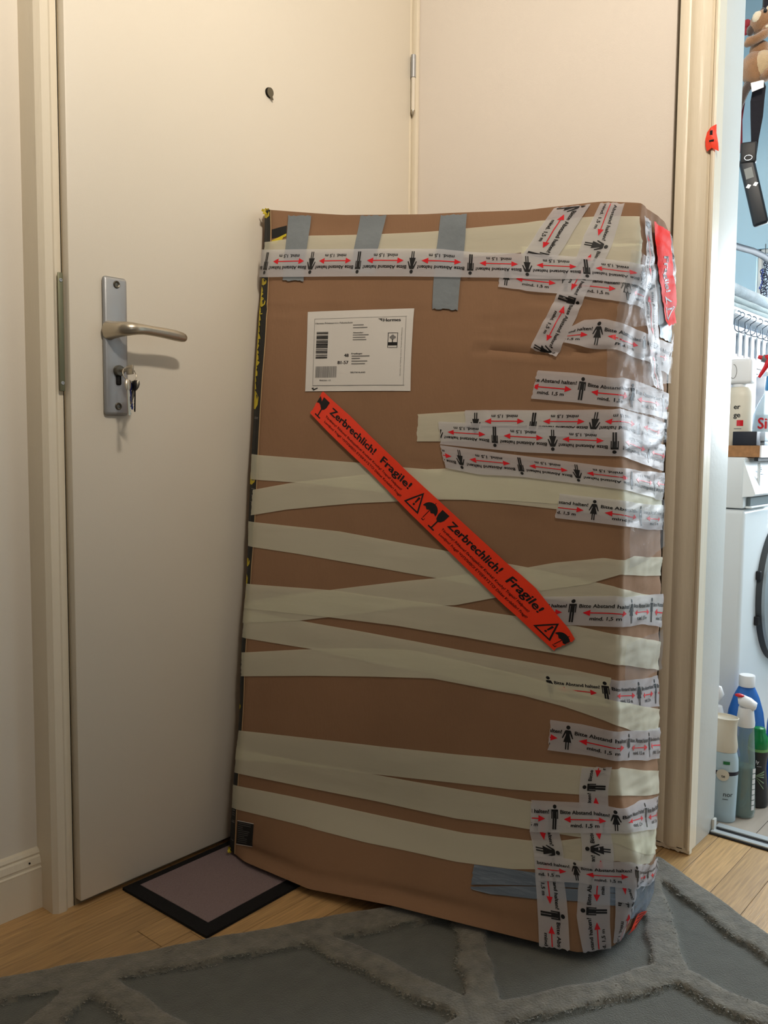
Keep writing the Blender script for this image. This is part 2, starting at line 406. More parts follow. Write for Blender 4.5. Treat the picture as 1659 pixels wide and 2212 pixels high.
# ------------------------------------------------------------------ architrave, jamb and threshold of the laundry opening
TX = 1.737
def prism_z(name, pts, z0, z1, m, parent=None, smooth=None):
    bm = bmesh.new(); a = [bm.verts.new((p[0], p[1], z0)) for p in pts]; b = [bm.verts.new((p[0], p[1], z1)) for p in pts]; n = len(pts)
    for i in range(n): bm.faces.new((a[i], a[(i+1) % n], b[(i+1) % n], b[i]))
    bm.faces.new(a); bm.faces.new(b); return obj(name, bm, m, parent, smooth)
tr = struct(prism_z('trim_1', [(XW+.02, .712), (TX+.001, .712), (TX-.001, .706), (TX-.001, .694), (TX+.0015, .690), (TX-.001, .6845), (TX-.0035, .679), (TX-.0045, .672), (TX-.0030, .664), (TX-.001, .6600), (TX-.001, .648), (TX+.0055, .6455), (TX+.0055, .6425), (TX-.0015, .6405), (TX-.0030, .6360), (TX-.001, .6325), (XW+.02, .6325)], .010, 2.12, M_trim, None, 40))
box('paint_gap', (TX+.004, .7125, .0), (XW+.001, .7175, 2.12), M_gap, tr)
bm = bmesh.new()                                     # ragged painted foot of the architrave
rr = random.Random(5)
ys = [.632+i*.004 for i in range(21)]
a = [bm.verts.new((TX-.001, q, rr.uniform(.001, .0045))) for q in ys]; b = [bm.verts.new((TX-.001, q, .012)) for q in ys]
c2 = [bm.verts.new((TX+.012, q, a[i].co.z)) for i, q in enumerate(ys)]; d = [bm.verts.new((TX+.012, q, .012)) for q in ys]
for i in range(20):
    for A, B in ((a, b), (b, d), (d, c2), (c2, a)): bm.faces.new((A[i], A[i+1], B[i+1], B[i]))
bm.faces.new((a[0], b[0], d[0], c2[0])); bm.faces.new((a[-1], b[-1], d[-1], c2[-1]))
obj('chipped_foot', bm, M_trim, tr)
jb = struct(box('trim_2', (TX+.012, .6385, 0), (1.898, .655, 2.12), M_jamb, None, bev=.002))
box('bump_stop', (1.880, .632, .0), (1.897, .6385, .03), M_jamb, jb, bev=.002)
struct(box('trim_3', (TX, -.62, 2.06), (1.898, .6385, 2.12), M_jamb))
th = struct(bpy.data.objects.new('trim_4', None)); COL.objects.link(th)
M_rail = mat('threshold_metal', srgb(206, 212, 214), .4, metal=.3)
box('rail_base', (1.868, -.62, -.002), (1.928, .638, .003), mat('rail_groove', srgb(30, 30, 32), .5), th)
box('rail', (1.872, -.62, .003), (1.888, .637, .007), M_rail, th, bev=.001)
box('rail', (1.906, -.62, .003), (1.926, .637, .007), M_rail, th, bev=.001)

# red tape scrap folded over the architrave edge
bm = bmesh.new()
P = [(TX-.0062, .649, 1.478), (TX-.0062, .640, 1.470), (TX-.007, .631, 1.482)]
rows_ = [[(TX-.0055, .648, 1.470), (TX-.0075, .640, 1.478), (TX-.0050, .6305, 1.482)], [(TX-.0060, .6505, 1.458), (TX-.0085, .640, 1.462), (TX-.0055, .630, 1.466)],
         [(TX-.0055, .6500, 1.444), (TX-.0080, .638, 1.448), (TX-.0050, .626, 1.446)], [(TX-.0050, .6470, 1.434), (TX-.0075, .637, 1.438), (TX-.0045, .6245, 1.430)]]
vs = [[bm.verts.new(p) for p in r] for r in rows_]; vb = [[bm.verts.new((p[0]+.0022, p[1], p[2])) for p in r] for r in rows_]
for i in range(3):
    for j in range(2):
        bm.faces.new((vs[i][j], vs[i][j+1], vs[i+1][j+1], vs[i+1][j])); bm.faces.new((vb[i][j], vb[i+1][j], vb[i+1][j+1], vb[i][j+1]))
for i in range(3):
    bm.faces.new((vs[i][0], vs[i+1][0], vb[i+1][0], vb[i][0])); bm.faces.new((vs[i][2], vb[i][2], vb[i+1][2], vs[i+1][2]))
for j in range(2):
    bm.faces.new((vs[0][j], vb[0][j], vb[0][j+1], vs[0][j+1])); bm.faces.new((vs[3][j], vs[3][j+1], vb[3][j+1], vb[3][j]))
o = obj('tape_scrap', bm, M_red); o['label'] = 'crumpled scrap of red tape stuck on the edge of the cream door trim'; o['category'] = 'tape'
bm = bmesh.new(); bx(bm, (TX-.0090, .633, 1.450), (TX-.0078, .642, 1.453)); bx(bm, (TX-.0090, .636, 1.463), (TX-.0080, .641, 1.471)); obj('print', bm, M_ink, o)

# ------------------------------------------------------------------ doormat
mt = thing('doormat', 'thin mauve doormat with a black border at the foot of the entrance door', 'doormat', (1.1, 1.27, 0))
def slab(name, outer, inner, z0, z1, m, parent):
    bm = bmesh.new(); L = parent.location
    O = [bm.verts.new((p[0]-L.x, p[1]-L.y, z1)) for p in outer]; Ob = [bm.verts.new((p[0]-L.x, p[1]-L.y, z0)) for p in outer]
    n = len(outer)
    for i in range(n): bm.faces.new((O[i], O[(i+1) % n], Ob[(i+1) % n], Ob[i]))
    if inner:
        I = [bm.verts.new((p[0]-L.x, p[1]-L.y, z1)) for p in inner]
        for i in range(n): bm.faces.new((O[i], O[(i+1) % n], I[(i+1) % n], I[i]))
    else: bm.faces.new(O)
    return obj(name, bm, m, parent)
outer = [(.880, 1.397), (.884, 1.146), (1.345, 1.160), (1.341, 1.397)]
inner = [(.908, 1.380), (.912, 1.178), (1.312, 1.188), (1.309, 1.380)]
slab('border', outer, inner, .0005, .0055, M_matb, mt)
slab('mat_field', inner, None, .001, .0062, M_mati, mt)
# ------------------------------------------------------------------ carton surface grid and tape outlines, in metres round and up the carton
ACOL = np.array([-0.27, -0.024, 0.0, 0.19, 0.38, 0.57, 0.69, 0.75, 0.88, 0.99, 1.25])
TROW = np.array([0.0, 0.1578, 0.2809, 0.4329, 0.5544, 0.6938, 0.8799, 1.0221, 1.1436, 1.2231, 1.2955])
GR = np.array([
 [(1.3349,1.3720,0.0120),(1.1049,1.3586,0.0120),(1.0975,1.3273,0.0134),(1.0993,1.1115,0.0150),(1.1465,0.9409,0.0250),(1.1944,0.7554,0.0270),(1.2305,0.6224,0.0270),(1.2888,0.5853,0.0270),(1.4239,0.5946,0.0270),(1.5403,0.6232,0.0278),(1.3349,1.3720,0.0120)],
 [(1.3408,1.3720,0.1435),(1.1183,1.3602,0.1435),(1.1101,1.3312,0.1508),(1.1579,1.1531,0.1549),(1.2072,0.9700,0.1592),(1.2524,0.7654,0.1683),(1.2771,0.6196,0.1782),(1.3157,0.5672,0.1683),(1.4322,0.5910,0.1518),(1.5458,0.6264,0.1354),(1.3408,1.3720,0.1435)],
 [(1.3474,1.3720,0.2783),(1.1321,1.3580,0.2783),(1.1229,1.3328,0.2831),(1.1686,1.1649,0.2830),(1.2159,0.9909,0.2829),(1.2678,0.8003,0.2828),(1.2977,0.6616,0.2857),(1.3212,0.6044,0.2827),(1.4390,0.6107,0.2710),(1.5539,0.6285,0.2594),(1.3474,1.3720,0.2783)],
 [(1.3534,1.3720,0.4312),(1.1456,1.3640,0.4312),(1.1370,1.3363,0.4342),(1.1831,1.1714,0.4343),(1.2310,1.0002,0.4345),(1.2837,0.8119,0.4346),(1.3211,0.6781,0.4347),(1.3380,0.6179,0.4348),(1.4532,0.6226,0.4302),(1.5655,0.6390,0.4257),(1.3534,1.3720,0.4312)],
 [(1.3590,1.3720,0.5656),(1.1585,1.3651,0.5656),(1.1499,1.3376,0.5668),(1.1961,1.1744,0.5621),(1.2441,1.0046,0.5573),(1.2969,0.8175,0.5521),(1.3344,0.6843,0.5484),(1.3513,0.6242,0.5467),(1.4640,0.6284,0.5523),(1.5738,0.6442,0.5579),(1.3590,1.3720,0.5656)],
 [(1.3651,1.3720,0.7191),(1.1720,1.3711,0.7191),(1.1652,1.3372,0.7184),(1.2115,1.1758,0.7085),(1.2597,1.0074,0.6982),(1.3126,0.8215,0.6869),(1.3503,0.6889,0.6789),(1.3673,0.6290,0.6752),(1.4764,0.6345,0.6870),(1.5825,0.6517,0.6987),(1.3651,1.3720,0.7191)],
 [(1.3753,1.3720,0.9115),(1.1895,1.3764,0.9115),(1.1825,1.3432,0.9079),(1.2287,1.1864,0.8961),(1.2769,1.0221,0.8838),(1.3302,0.8400,0.8702),(1.3681,0.7096,0.8604),(1.3853,0.6506,0.8560),(1.4932,0.6476,0.8699),(1.5981,0.6563,0.8838),(1.3753,1.3720,0.9115)],
 [(1.3827,1.3720,1.0725),(1.2043,1.3802,1.0725),(1.1987,1.3424,1.0663),(1.2439,1.1904,1.0477),(1.2911,1.0307,1.0282),(1.3433,0.8528,1.0064),(1.3806,0.7250,0.9908),(1.3974,0.6672,0.9837),(1.5047,0.6560,1.0042),(1.6090,0.6565,1.0246),(1.3827,1.3720,1.0725)],
 [(1.3883,1.3720,1.2006),(1.2172,1.3798,1.2006),(1.2103,1.3464,1.1928),(1.2566,1.1929,1.1719),(1.3051,1.0315,1.1500),(1.3586,0.8517,1.1255),(1.3968,0.7225,1.1079),(1.4140,0.6640,1.0999),(1.5161,0.6543,1.1148),(1.6152,0.6563,1.1296),(1.3883,1.3720,1.2006)],
 [(1.3888,1.3720,1.2836),(1.2250,1.3812,1.2836),(1.2181,1.3478,1.2746),(1.2660,1.1909,1.2523),(1.3160,1.0261,1.2288),(1.3711,0.8428,1.2027),(1.4104,0.7112,1.1839),(1.4281,0.6517,1.1753),(1.5234,0.6481,1.1849),(1.6158,0.6561,1.1945),(1.3888,1.3720,1.2836)],
 [(1.3865,1.3720,1.3386),(1.2302,1.3824,1.3386),(1.2222,1.3522,1.3291),(1.2710,1.1929,1.3035),(1.3227,1.0266,1.2875),(1.3806,0.8422,1.2759),(1.4229,0.7106,1.2765),(1.4411,0.6503,1.2677),(1.5285,0.6524,1.2625),(1.6128,0.6661,1.2573),(1.3865,1.3720,1.3386)],
])
MASKING = [
 (1,[(-0.0178,1.2116),(0.1043,1.234),(0.2837,1.2476),(0.4053,1.2589),(0.5112,1.2702),(0.5921,1.2781),(0.6647,1.2792),(0.7537,1.2816)],[(-0.0218,1.1565),(0.1102,1.1757),(0.2908,1.1882),(0.4118,1.1997),(0.5172,1.2137),(0.5965,1.2276),(0.6688,1.2358),(0.7697,1.2435)]),
 (2,[(0.5662,1.2327),(0.7044,1.2431),(0.7663,1.2456)],[(0.5752,1.1907),(0.7106,1.2076),(0.782,1.209)]),
 (1,[(-0.0193,0.8031),(0.251,0.8058),(0.3662,0.8048),(0.4429,0.8047),(0.5427,0.8041),(0.67,0.8016),(0.7462,0.7975),(0.9848,0.7492)],[(-0.0216,0.7517),(0.1335,0.7559),(0.3527,0.7516),(0.4426,0.7545),(0.5657,0.7558),(0.6457,0.7547),(0.744,0.7521),(0.9829,0.704)]),
 (2,[(-0.0106,0.7311),(0.0874,0.7524),(0.2448,0.7783),(0.3844,0.8007),(0.4883,0.8146),(0.649,0.8194),(0.7475,0.8177),(0.9828,0.7764)],[(-0.0119,0.6806),(0.0829,0.6999),(0.2526,0.7264),(0.3528,0.739),(0.4426,0.751),(0.5658,0.7615),(0.7447,0.767),(0.9828,0.7217)]),
 (1,[(-0.0245,0.6686),(0.2214,0.6701),(0.4449,0.6576),(0.5072,0.6518),(0.6115,0.6434),(0.7372,0.6283),(0.8689,0.5935),(0.9776,0.5671)],[(-0.0181,0.6223),(0.1172,0.6194),(0.2938,0.6122),(0.4434,0.6044),(0.5473,0.5957),(0.6511,0.5901),(0.7481,0.5765),(0.9802,0.519)]),
 (2,[(-0.0206,0.5156),(0.0869,0.5385),(0.204,0.5591),(0.4433,0.6055),(0.594,0.6414),(0.6439,0.659),(0.7194,0.6776),(0.802,0.6758),(0.9839,0.6395)],[(-0.0227,0.4782),(0.1397,0.4974),(0.2113,0.51),(0.3955,0.5468),(0.4786,0.5594),(0.6217,0.603),(0.6951,0.6263),(0.7477,0.6512),(0.9831,0.6044)]),
 (3,[(-0.0156,0.5523),(0.2073,0.5597),(0.3948,0.5575),(0.4788,0.556),(0.5857,0.5527),(0.6776,0.548),(0.75,0.5407),(0.9827,0.4855)],[(-0.0183,0.5069),(0.208,0.5095),(0.3617,0.509),(0.499,0.5028),(0.601,0.4962),(0.7042,0.4897),(0.7608,0.4835),(0.978,0.4374)]),
 (1,[(-0.0145,0.5039),(0.1397,0.4969),(0.3035,0.4897),(0.399,0.4846),(0.5002,0.4775),(0.6018,0.4723),(0.6835,0.4665),(0.7401,0.4608)],[(-0.017,0.4521),(0.1694,0.4467),(0.3067,0.4356),(0.4385,0.4288),(0.5365,0.4179),(0.644,0.4118),(0.6916,0.4107),(0.7364,0.4099)]),
 (2,[(-0.0147,0.4226),(0.1438,0.4437),(0.3053,0.4606),(0.3999,0.467),(0.4835,0.4593),(0.6024,0.4465),(0.6841,0.4303),(0.7546,0.4202),(0.9828,0.3698)],[(-0.0129,0.3742),(0.1726,0.3952),(0.308,0.4085),(0.4415,0.4204),(0.5349,0.4146),(0.6032,0.4107),(0.6646,0.4013),(0.7281,0.3872),(0.8147,0.363),(0.9825,0.3331)]),
 (1,[(-0.0146,0.2635),(0.2006,0.2743),(0.3381,0.2806),(0.4874,0.2897),(0.6047,0.2991),(0.6941,0.3065),(0.7669,0.3104),(0.9828,0.2626)],[(-0.0228,0.2092),(0.1996,0.2227),(0.3179,0.2274),(0.482,0.238),(0.5779,0.244),(0.6868,0.2567),(0.7496,0.2669),(0.9866,0.2214)]),
 (2,[(-0.016,0.2287),(0.1633,0.227),(0.3179,0.2274),(0.4803,0.2279),(0.5749,0.2294),(0.6544,0.2293),(0.7377,0.2288),(0.962,0.1749)],[(-0.0169,0.1856),(0.1632,0.181),(0.3299,0.1787),(0.4732,0.1745),(0.5459,0.1781),(0.5953,0.1791),(0.7256,0.1826),(0.9817,0.0992)]),
 (1,[(-0.0206,0.1606),(0.164,0.1586),(0.33,0.1541),(0.4895,0.1516),(0.5963,0.1597),(0.6411,0.1692),(0.7297,0.201),(0.9656,0.1536)],[(-0.0198,0.1082),(0.1678,0.1078),(0.3021,0.1004),(0.3956,0.0995),(0.4782,0.0987),(0.5728,0.1057),(0.643,0.1222),(0.7235,0.1539),(0.9638,0.0948)]),
 (2,[(0.3939,0.907),(0.4882,0.9194),(0.6526,0.933)],[(0.3918,0.8558),(0.4387,0.8593),(0.6507,0.877)]),
]
SILVER = [
 (3,[(0.0473,1.2898),(0.0419,1.2033),(0.0406,1.1383)],[(0.1071,1.2928),(0.0994,1.203),(0.0978,1.1402)]),
 (3,[(0.2307,1.2982),(0.22,1.209),(0.2201,1.1634)],[(0.2911,1.298),(0.2771,1.212),(0.2772,1.1647)]),
 (3,[(0.4105,1.2963),(0.4068,1.2195),(0.411,1.1641),(0.4155,1.1056)],[(0.4609,1.296),(0.4615,1.2216),(0.4644,1.1674),(0.4671,1.107)]),
 (1.6,[(0.5091,0.1003),(0.6065,0.1081),(0.6723,0.1169),(0.7442,0.1235)],[(0.51,0.0656),(0.6098,0.0869),(0.6747,0.0994),(0.7506,0.0977)]),
 (1.9,[(0.5106,0.0623),(0.6099,0.0858),(0.6751,0.0976),(0.7506,0.0977)],[(0.5113,0.0585),(0.5465,0.0576),(0.6134,0.0661),(0.6752,0.0782),(0.7616,0.0766)]),
 (1.6,[(0.7518,0.1128),(0.8437,0.0869),(0.9781,0.0167)],[(0.7811,0.0357),(0.8621,0.0093),(0.9418,-0.0194)]),
 (2,[(0.866,1.2704),(0.895,1.1939),(0.9284,1.067)],[(0.9783,1.2816),(0.9812,1.1965),(0.9829,1.0471)]),
]
WARNING = [
 (8,[(-0.0177,1.1955),(0.2202,1.2079),(0.4143,1.2189),(0.4811,1.2165),(0.5759,1.2197),(0.671,1.2197),(0.7782,1.2151),(0.8491,1.2067)],[(-0.0268,1.1418),(0.2279,1.156),(0.4172,1.1661),(0.526,1.1715),(0.5922,1.1748),(0.6793,1.1807),(0.781,1.1777),(0.8647,1.155)],[(0.028,'m'),(0.155,'w'),(0.281,'m'),(0.417,'w'),(0.558,'m'),(0.687,'w'),(0.816,'m'),(0.936,'w')],1),
 (4,[(0.5356,1.2001),(0.6324,1.1959),(0.7055,1.1966),(0.7645,1.1952),(0.8627,1.1836)],[(0.5389,1.156),(0.6109,1.1519),(0.683,1.1494),(0.7964,1.1396),(0.8853,1.1209)],[(0.045,'w'),(0.381,'m'),(0.708,'w')],0),
 (5,[(0.6715,1.2968),(0.6486,1.26),(0.6228,1.2069)],[(0.616,1.2974),(0.5939,1.2624),(0.5723,1.218)],[(0.02,'w'),(0.947,'m')],0),
 (6,[(0.7251,1.2978),(0.7113,1.2433),(0.6969,1.2005),(0.6768,1.1082),(0.6517,1.0333)],[(0.6862,1.2973),(0.6655,1.2531),(0.6514,1.1922),(0.6344,1.1216),(0.6088,1.0488)],[(0.272,'w'),(0.631,'m'),(0.975,'w')],0),
 (6,[(0.6684,1.0915),(0.6903,1.1071),(0.7204,1.1121),(0.7511,1.1083),(0.8436,1.084),(0.9808,1.0473)],[(0.6607,1.063),(0.6978,1.0598),(0.74,1.0592),(0.7736,1.0506),(0.8706,1.0239),(0.9738,0.9865)],[(0.196,'w'),(0.583,'m'),(0.995,'w')],0),
 (5,[(0.6211,1.0083),(0.6854,1.0097),(0.7721,1.0049),(0.8337,0.9901),(0.9807,0.9502)],[(0.61,0.9532),(0.6842,0.9527),(0.7495,0.9501),(0.8464,0.9289),(0.9801,0.902)],[(0.251,'m'),(0.557,'w'),(0.923,'m')],0),
 (4,[(0.4882,0.9211),(0.6229,0.9323),(0.7582,0.9466),(0.9807,0.8949)],[(0.488,0.8725),(0.6214,0.8832),(0.7522,0.8911),(0.9565,0.8492)],[(0.048,'w'),(0.279,'m'),(0.512,'w'),(0.735,'m'),(0.995,'w')],1),
 (5,[(0.4367,0.8963),(0.5956,0.9006),(0.7534,0.905),(0.9845,0.8521)],[(0.4396,0.8538),(0.5947,0.8513),(0.7499,0.8575),(0.8668,0.8294),(0.9775,0.8033)],[(0.0,'w'),(0.205,'m'),(0.405,'w'),(0.606,'m'),(0.826,'w')],1),
 (6,[(0.4396,0.8523),(0.5375,0.8476),(0.681,0.8405),(0.7487,0.8371),(0.984,0.7997)],[(0.4494,0.8105),(0.5147,0.8039),(0.5936,0.8064),(0.6843,0.803),(0.7464,0.8007),(0.9784,0.7476)],[(0.07,'w'),(0.287,'m'),(0.48,'w'),(0.676,'m'),(0.961,'w')],1),
 (5,[(0.6503,0.7827),(0.7453,0.7814),(0.9829,0.7374)],[(0.6426,0.7388),(0.7435,0.7374),(0.9851,0.6904)],[(0.205,'w'),(0.571,'m'),(0.995,'w')],0),
 (5,[(0.628,0.5937),(0.6786,0.6018),(0.7428,0.6118),(0.8692,0.5907),(0.9869,0.5703)],[(0.6246,0.5444),(0.6608,0.5475),(0.7504,0.555),(0.8738,0.5371),(0.9781,0.512)],[(0.161,'m'),(0.489,'w'),(0.995,'m')],0),
 (0.5,[(0.6332,0.4543),(0.7394,0.4581),(0.9168,0.4351),(0.9827,0.4276)],[(0.6426,0.4114),(0.7364,0.4112),(0.9826,0.3746)],[(0.021,'w'),(0.304,'m'),(0.783,'w')],0),
 (5,[(0.6464,0.3759),(0.6926,0.3759),(0.7762,0.3691),(0.9824,0.3385)],[(0.6437,0.3243),(0.7073,0.3262),(0.7701,0.322),(0.9815,0.2846)],[(0.099,'w'),(0.45,'m'),(0.995,'w')],0),
 (4.2,[(0.6964,-0.0005),(0.6775,0.0559),(0.6718,0.0975),(0.6725,0.1906),(0.6951,0.3066)],[(0.741,-0.0008),(0.7248,0.0585),(0.7151,0.1067),(0.717,0.1981),(0.7429,0.3145)],[(0.219,'m'),(0.546,'w'),(0.88,'m')],0),
 (3.4,[(0.651,0.2264),(0.6413,0.1843),(0.651,0.1059),(0.6681,0.0437),(0.6782,-0.0005)],[(0.6084,0.2295),(0.5976,0.1748),(0.611,0.0962),(0.6266,0.0327),(0.6344,-0.0054)],[(0.333,'w'),(0.772,'m')],0),
 (6,[(0.6097,0.2326),(0.7074,0.2466),(0.8306,0.2425),(0.9645,0.2237)],[(0.5969,0.175),(0.6932,0.1926),(0.7543,0.2064),(0.9552,0.1684)],[(0.12,'m'),(0.394,'w'),(0.984,'m')],0),
 (6,[(0.6038,0.141),(0.6706,0.1422),(0.7426,0.1569),(0.9664,0.0844)],[(0.6143,0.097),(0.6742,0.1078),(0.7489,0.1108),(0.9708,0.0309)],[(0.179,'w'),(0.431,'m')],0),
 (5,[(0.7533,0.1124),(0.7842,0.0519),(0.7697,0.008)],[(0.7212,0.1155),(0.7371,0.0388),(0.7404,0.0095)],[(0.32,'m')],0),
 (9,[(0.8026,1.2815),(0.8646,1.1797),(0.8977,1.1262),(0.9242,1.0203),(0.9423,0.9581)],[(0.7584,1.2835),(0.8096,1.1798),(0.838,1.1282),(0.8756,1.0256),(0.8969,0.9733)],[(0.036,'m'),(0.382,'w'),(0.733,'m')],0),
 (6,[(0.9822,1.2852),(0.9785,1.2376),(0.9814,1.154),(0.9843,1.0322)],[(0.9524,1.2868),(0.9513,1.1954),(0.9889,1.0917),(0.9674,1.0342)],[(0.186,'m'),(0.673,'w')],0),
]
RED = [
 (8,[(0.1683,0.9363),(0.2419,0.8933),(0.3662,0.8048),(0.4876,0.7104),(0.5925,0.6298),(0.6167,0.6089),(0.6715,0.541),(0.6819,0.5221)],[(0.1387,0.8937),(0.2851,0.7931),(0.3665,0.7309),(0.491,0.6328),(0.5076,0.6201),(0.5878,0.5555),(0.6505,0.498)]),
 (11,[(0.9389,1.2868),(0.9452,1.2092),(0.9823,1.1436),(0.9824,1.0922)],[(0.8144,1.2818),(0.8614,1.2058),(0.9134,1.1391),(0.9454,1.0868)]),
 (5,[(0.8845,0.0024),(0.8591,0.0036)],[(0.821,0.0316),(0.7923,-0.001)]),
]
LABEL = [(0.1132, 1.0816), (0.3765, 1.1057), (0.3784, 0.9494), (0.1192, 0.9332)]
INFO = [(0.0041, 0.0819), (0.0458, 0.0852), (0.0447, 0.0353), (0.0032, 0.0271)]
LOGO = [(0.002, 1.2439), (0.0423, 1.2581), (0.0413, 1.2329), (0.0026, 1.222)]
CREASES = [(0.5057, 1.0361), (0.638, 1.0438), (0.69, 1.0491), (0.7408, 1.0595)]
C2 = [(0.5017, 1.085), (0.5874, 1.1005), (0.6475, 1.1057)]
V1 = [(0.5476, 1.1404), (0.5439, 1.0365), (0.5384, 0.9135)]
H3 = [(-0.015, 1.0755), (0.1619, 1.0901), (0.4155, 1.1048)]
TEAR = [(0.5671, 0.7373), (0.5959, 0.739), (0.6287, 0.7197)]
H4 = [(0.3776, 0.8161), (0.4384, 0.8086)]
H5 = [(0.5901, 1.1435), (0.6439, 1.1352), (0.7197, 1.133)]
# ------------------------------------------------------------------ rug: carved pattern of high bands on a low field
RK = Vector((1.669, .668)); RU = Vector((-.865, .50)); RV = Vector((-.50, -.866))
rug = thing('rug', 'grey rug with raised criss-cross bands under the big parcel', 'rug', (RK.x, RK.y, 0))
J = dict(a=(1.111, .055), b=(1.215, .20), c=(.955, .30), d=(.745, .06), e=(.566, .338), f=(.4665, .06), g=(.232, .338), h=(.078, .06), i=(.13, .56), j=(.90, .43), k=(.52, .62), l=(1.36, .40), m=(.0, .95), n=(.8, .9))
SEGS = [(J['a'], J['b']), (J['b'], J['l']), (J['a'], J['c']), (J['c'], J['j']), (J['d'], J['e']), (J['f'], J['e']), (J['e'], J['g']), (J['h'], J['g']), (J['g'], J['i']), (J['e'], J['j']), (J['j'], J['n']), (J['i'], J['m']), (J['i'], J['k']), (J['k'], J['n'])]
UM, VM, ST = 1.5, 1.22, .0052
nu, nv = int(UM/ST), int(VM/ST)
uu, vv = np.meshgrid(np.linspace(0, UM, nu+1), np.linspace(0, VM, nv+1), indexing='ij')
def segd(u, v, s):
    (x0, y0), (x1, y1) = s; dx, dy = x1-x0, y1-y0; t = np.clip(((u-x0)*dx+(v-y0)*dy)/(dx*dx+dy*dy), 0, 1)
    return np.hypot(u-x0-t*dx, v-y0-t*dy)
wob = .0028*np.sin(uu*43+2*np.sin(vv*31))+.0022*np.sin(vv*57+uu*23)
dist = np.minimum(np.minimum(uu-.030, .068-uu)*0+np.abs(uu-.031)-.0345, np.abs(vv-.034)-.0365)
for s in SEGS: dist = np.minimum(dist, segd(uu, vv, s)-.0255)
dist = dist+wob
band = 1/(1+np.exp(np.clip(dist/.0014, -30, 30)))
rs_ = np.random.RandomState(3)
nz = rs_.rand(nu+1, nv+1); nz = (nz+np.roll(nz, 1, 0)+np.roll(nz, 1, 1)+np.roll(nz, -1, 0)+np.roll(nz, -1, 1))/5-.5
low = np.sin(uu*19+np.sin(vv*27)*2)*np.sin(vv*23+np.sin(uu*11)*2)
edge = np.minimum(np.minimum(uu, vv), np.minimum(UM-uu, VM-vv)); er = np.clip(edge/.009, 0, 1)**.5
hz = (.0100+band*.0085+nz*(.0010+.0014*band)+low*(.0006+.0012*band))*er+.0004
eu = uu+.0016*np.sin(vv*90)*(1-er)-.0; ev = vv+.0016*np.sin(uu*80+1)*(1-er)
X = eu*RU.x+ev*RV.x; Y = eu*RU.y+ev*RV.y
verts = np.stack([X, Y, hz], -1).reshape(-1, 3)
idx = np.arange((nu+1)*(nv+1)).reshape(nu+1, nv+1)
quads = np.stack([idx[:-1, :-1], idx[:-1, 1:], idx[1:, 1:], idx[1:, :-1]], -1).reshape(-1, 4)
bq = band.reshape(-1)[quads].mean(1) > .5
def npmesh(name, V, Q, m, parent, smooth=True):
    used = np.unique(Q); rem = np.full(len(V), -1); rem[used] = np.arange(len(used))
    me = bpy.data.meshes.new(name); k = Q.shape[1]
    me.vertices.add(len(used)); me.vertices.foreach_set('co', V[used].astype(np.float32).ravel())
    me.loops.add(Q.size); me.loops.foreach_set('vertex_index', rem[Q].astype(np.int32).ravel())
    me.polygons.add(len(Q)); me.polygons.foreach_set('loop_start', np.arange(0, Q.size, k, dtype=np.int32))
    me.update(calc_edges=True); me.validate()
    me.polygons.foreach_set('use_smooth', [smooth]*len(me.polygons))
    return link(name, me, m, parent)
npmesh('low_pile_field', verts, quads[~bq], M_rugf, rug)
rb = npmesh('raised_band', verts, quads[bq], M_rugb, rug); rb['label'] = 'raised long-pile bands, paler than the field'
# tufts standing on the bands
K = 42000
ru = rs_.rand(K*3)*1.32; rv = rs_.rand(K*3)*.62
iu = np.clip((ru/ST).astype(int), 0, nu); iv = np.clip((rv/ST).astype(int), 0, nv)
px_ = RK.x+ru*RU.x+rv*RV.x; py_ = RK.y+ru*RU.y+rv*RV.y
# none under the parcel: its foot runs from (1.10, 1.33) to (1.30, .58) and about .26 m back
s_ = (px_-1.298)*.961+(py_-.585)*.275; w_ = (px_-1.298)*-.275+(py_-.585)*.961
under = (s_ > -.045) & (s_ < .29) & (w_ > -.05)
ok = np.where((band[iu, iv] > .12) & ((band[iu, iv] < .97) | (rs_.rand(K*3) < .02)) & ~under)[0][:K]; ru = ru[ok]; rv = rv[ok]; h0 = hz[iu[ok], iv[ok]]
n_ = len(ok); an = rs_.rand(n_)*6.283; wd = .0006+rs_.rand(n_)*.0007; hh = .0010+rs_.rand(n_)*.0016
lx = rs_.randn(n_)*.0026-.0025; ly = rs_.randn(n_)*.0026
bxp = ru*RU.x+rv*RV.x; byp = ru*RU.y+rv*RV.y
tv = np.zeros((n_, 3, 3)); tv[:, 0] = np.stack([bxp+np.cos(an)*wd, byp+np.sin(an)*wd, h0-.001], -1)
tv[:, 1] = np.stack([bxp-np.cos(an)*wd, byp-np.sin(an)*wd, h0-.001], -1); tv[:, 2] = np.stack([bxp+lx, byp+ly, h0+hh*.8], -1)
tu = npmesh('pile_tuft', tv.reshape(-1, 3), np.arange(n_*3).reshape(-1, 3), M_tuft, rug, False); tu['kind'] = 'stuff'

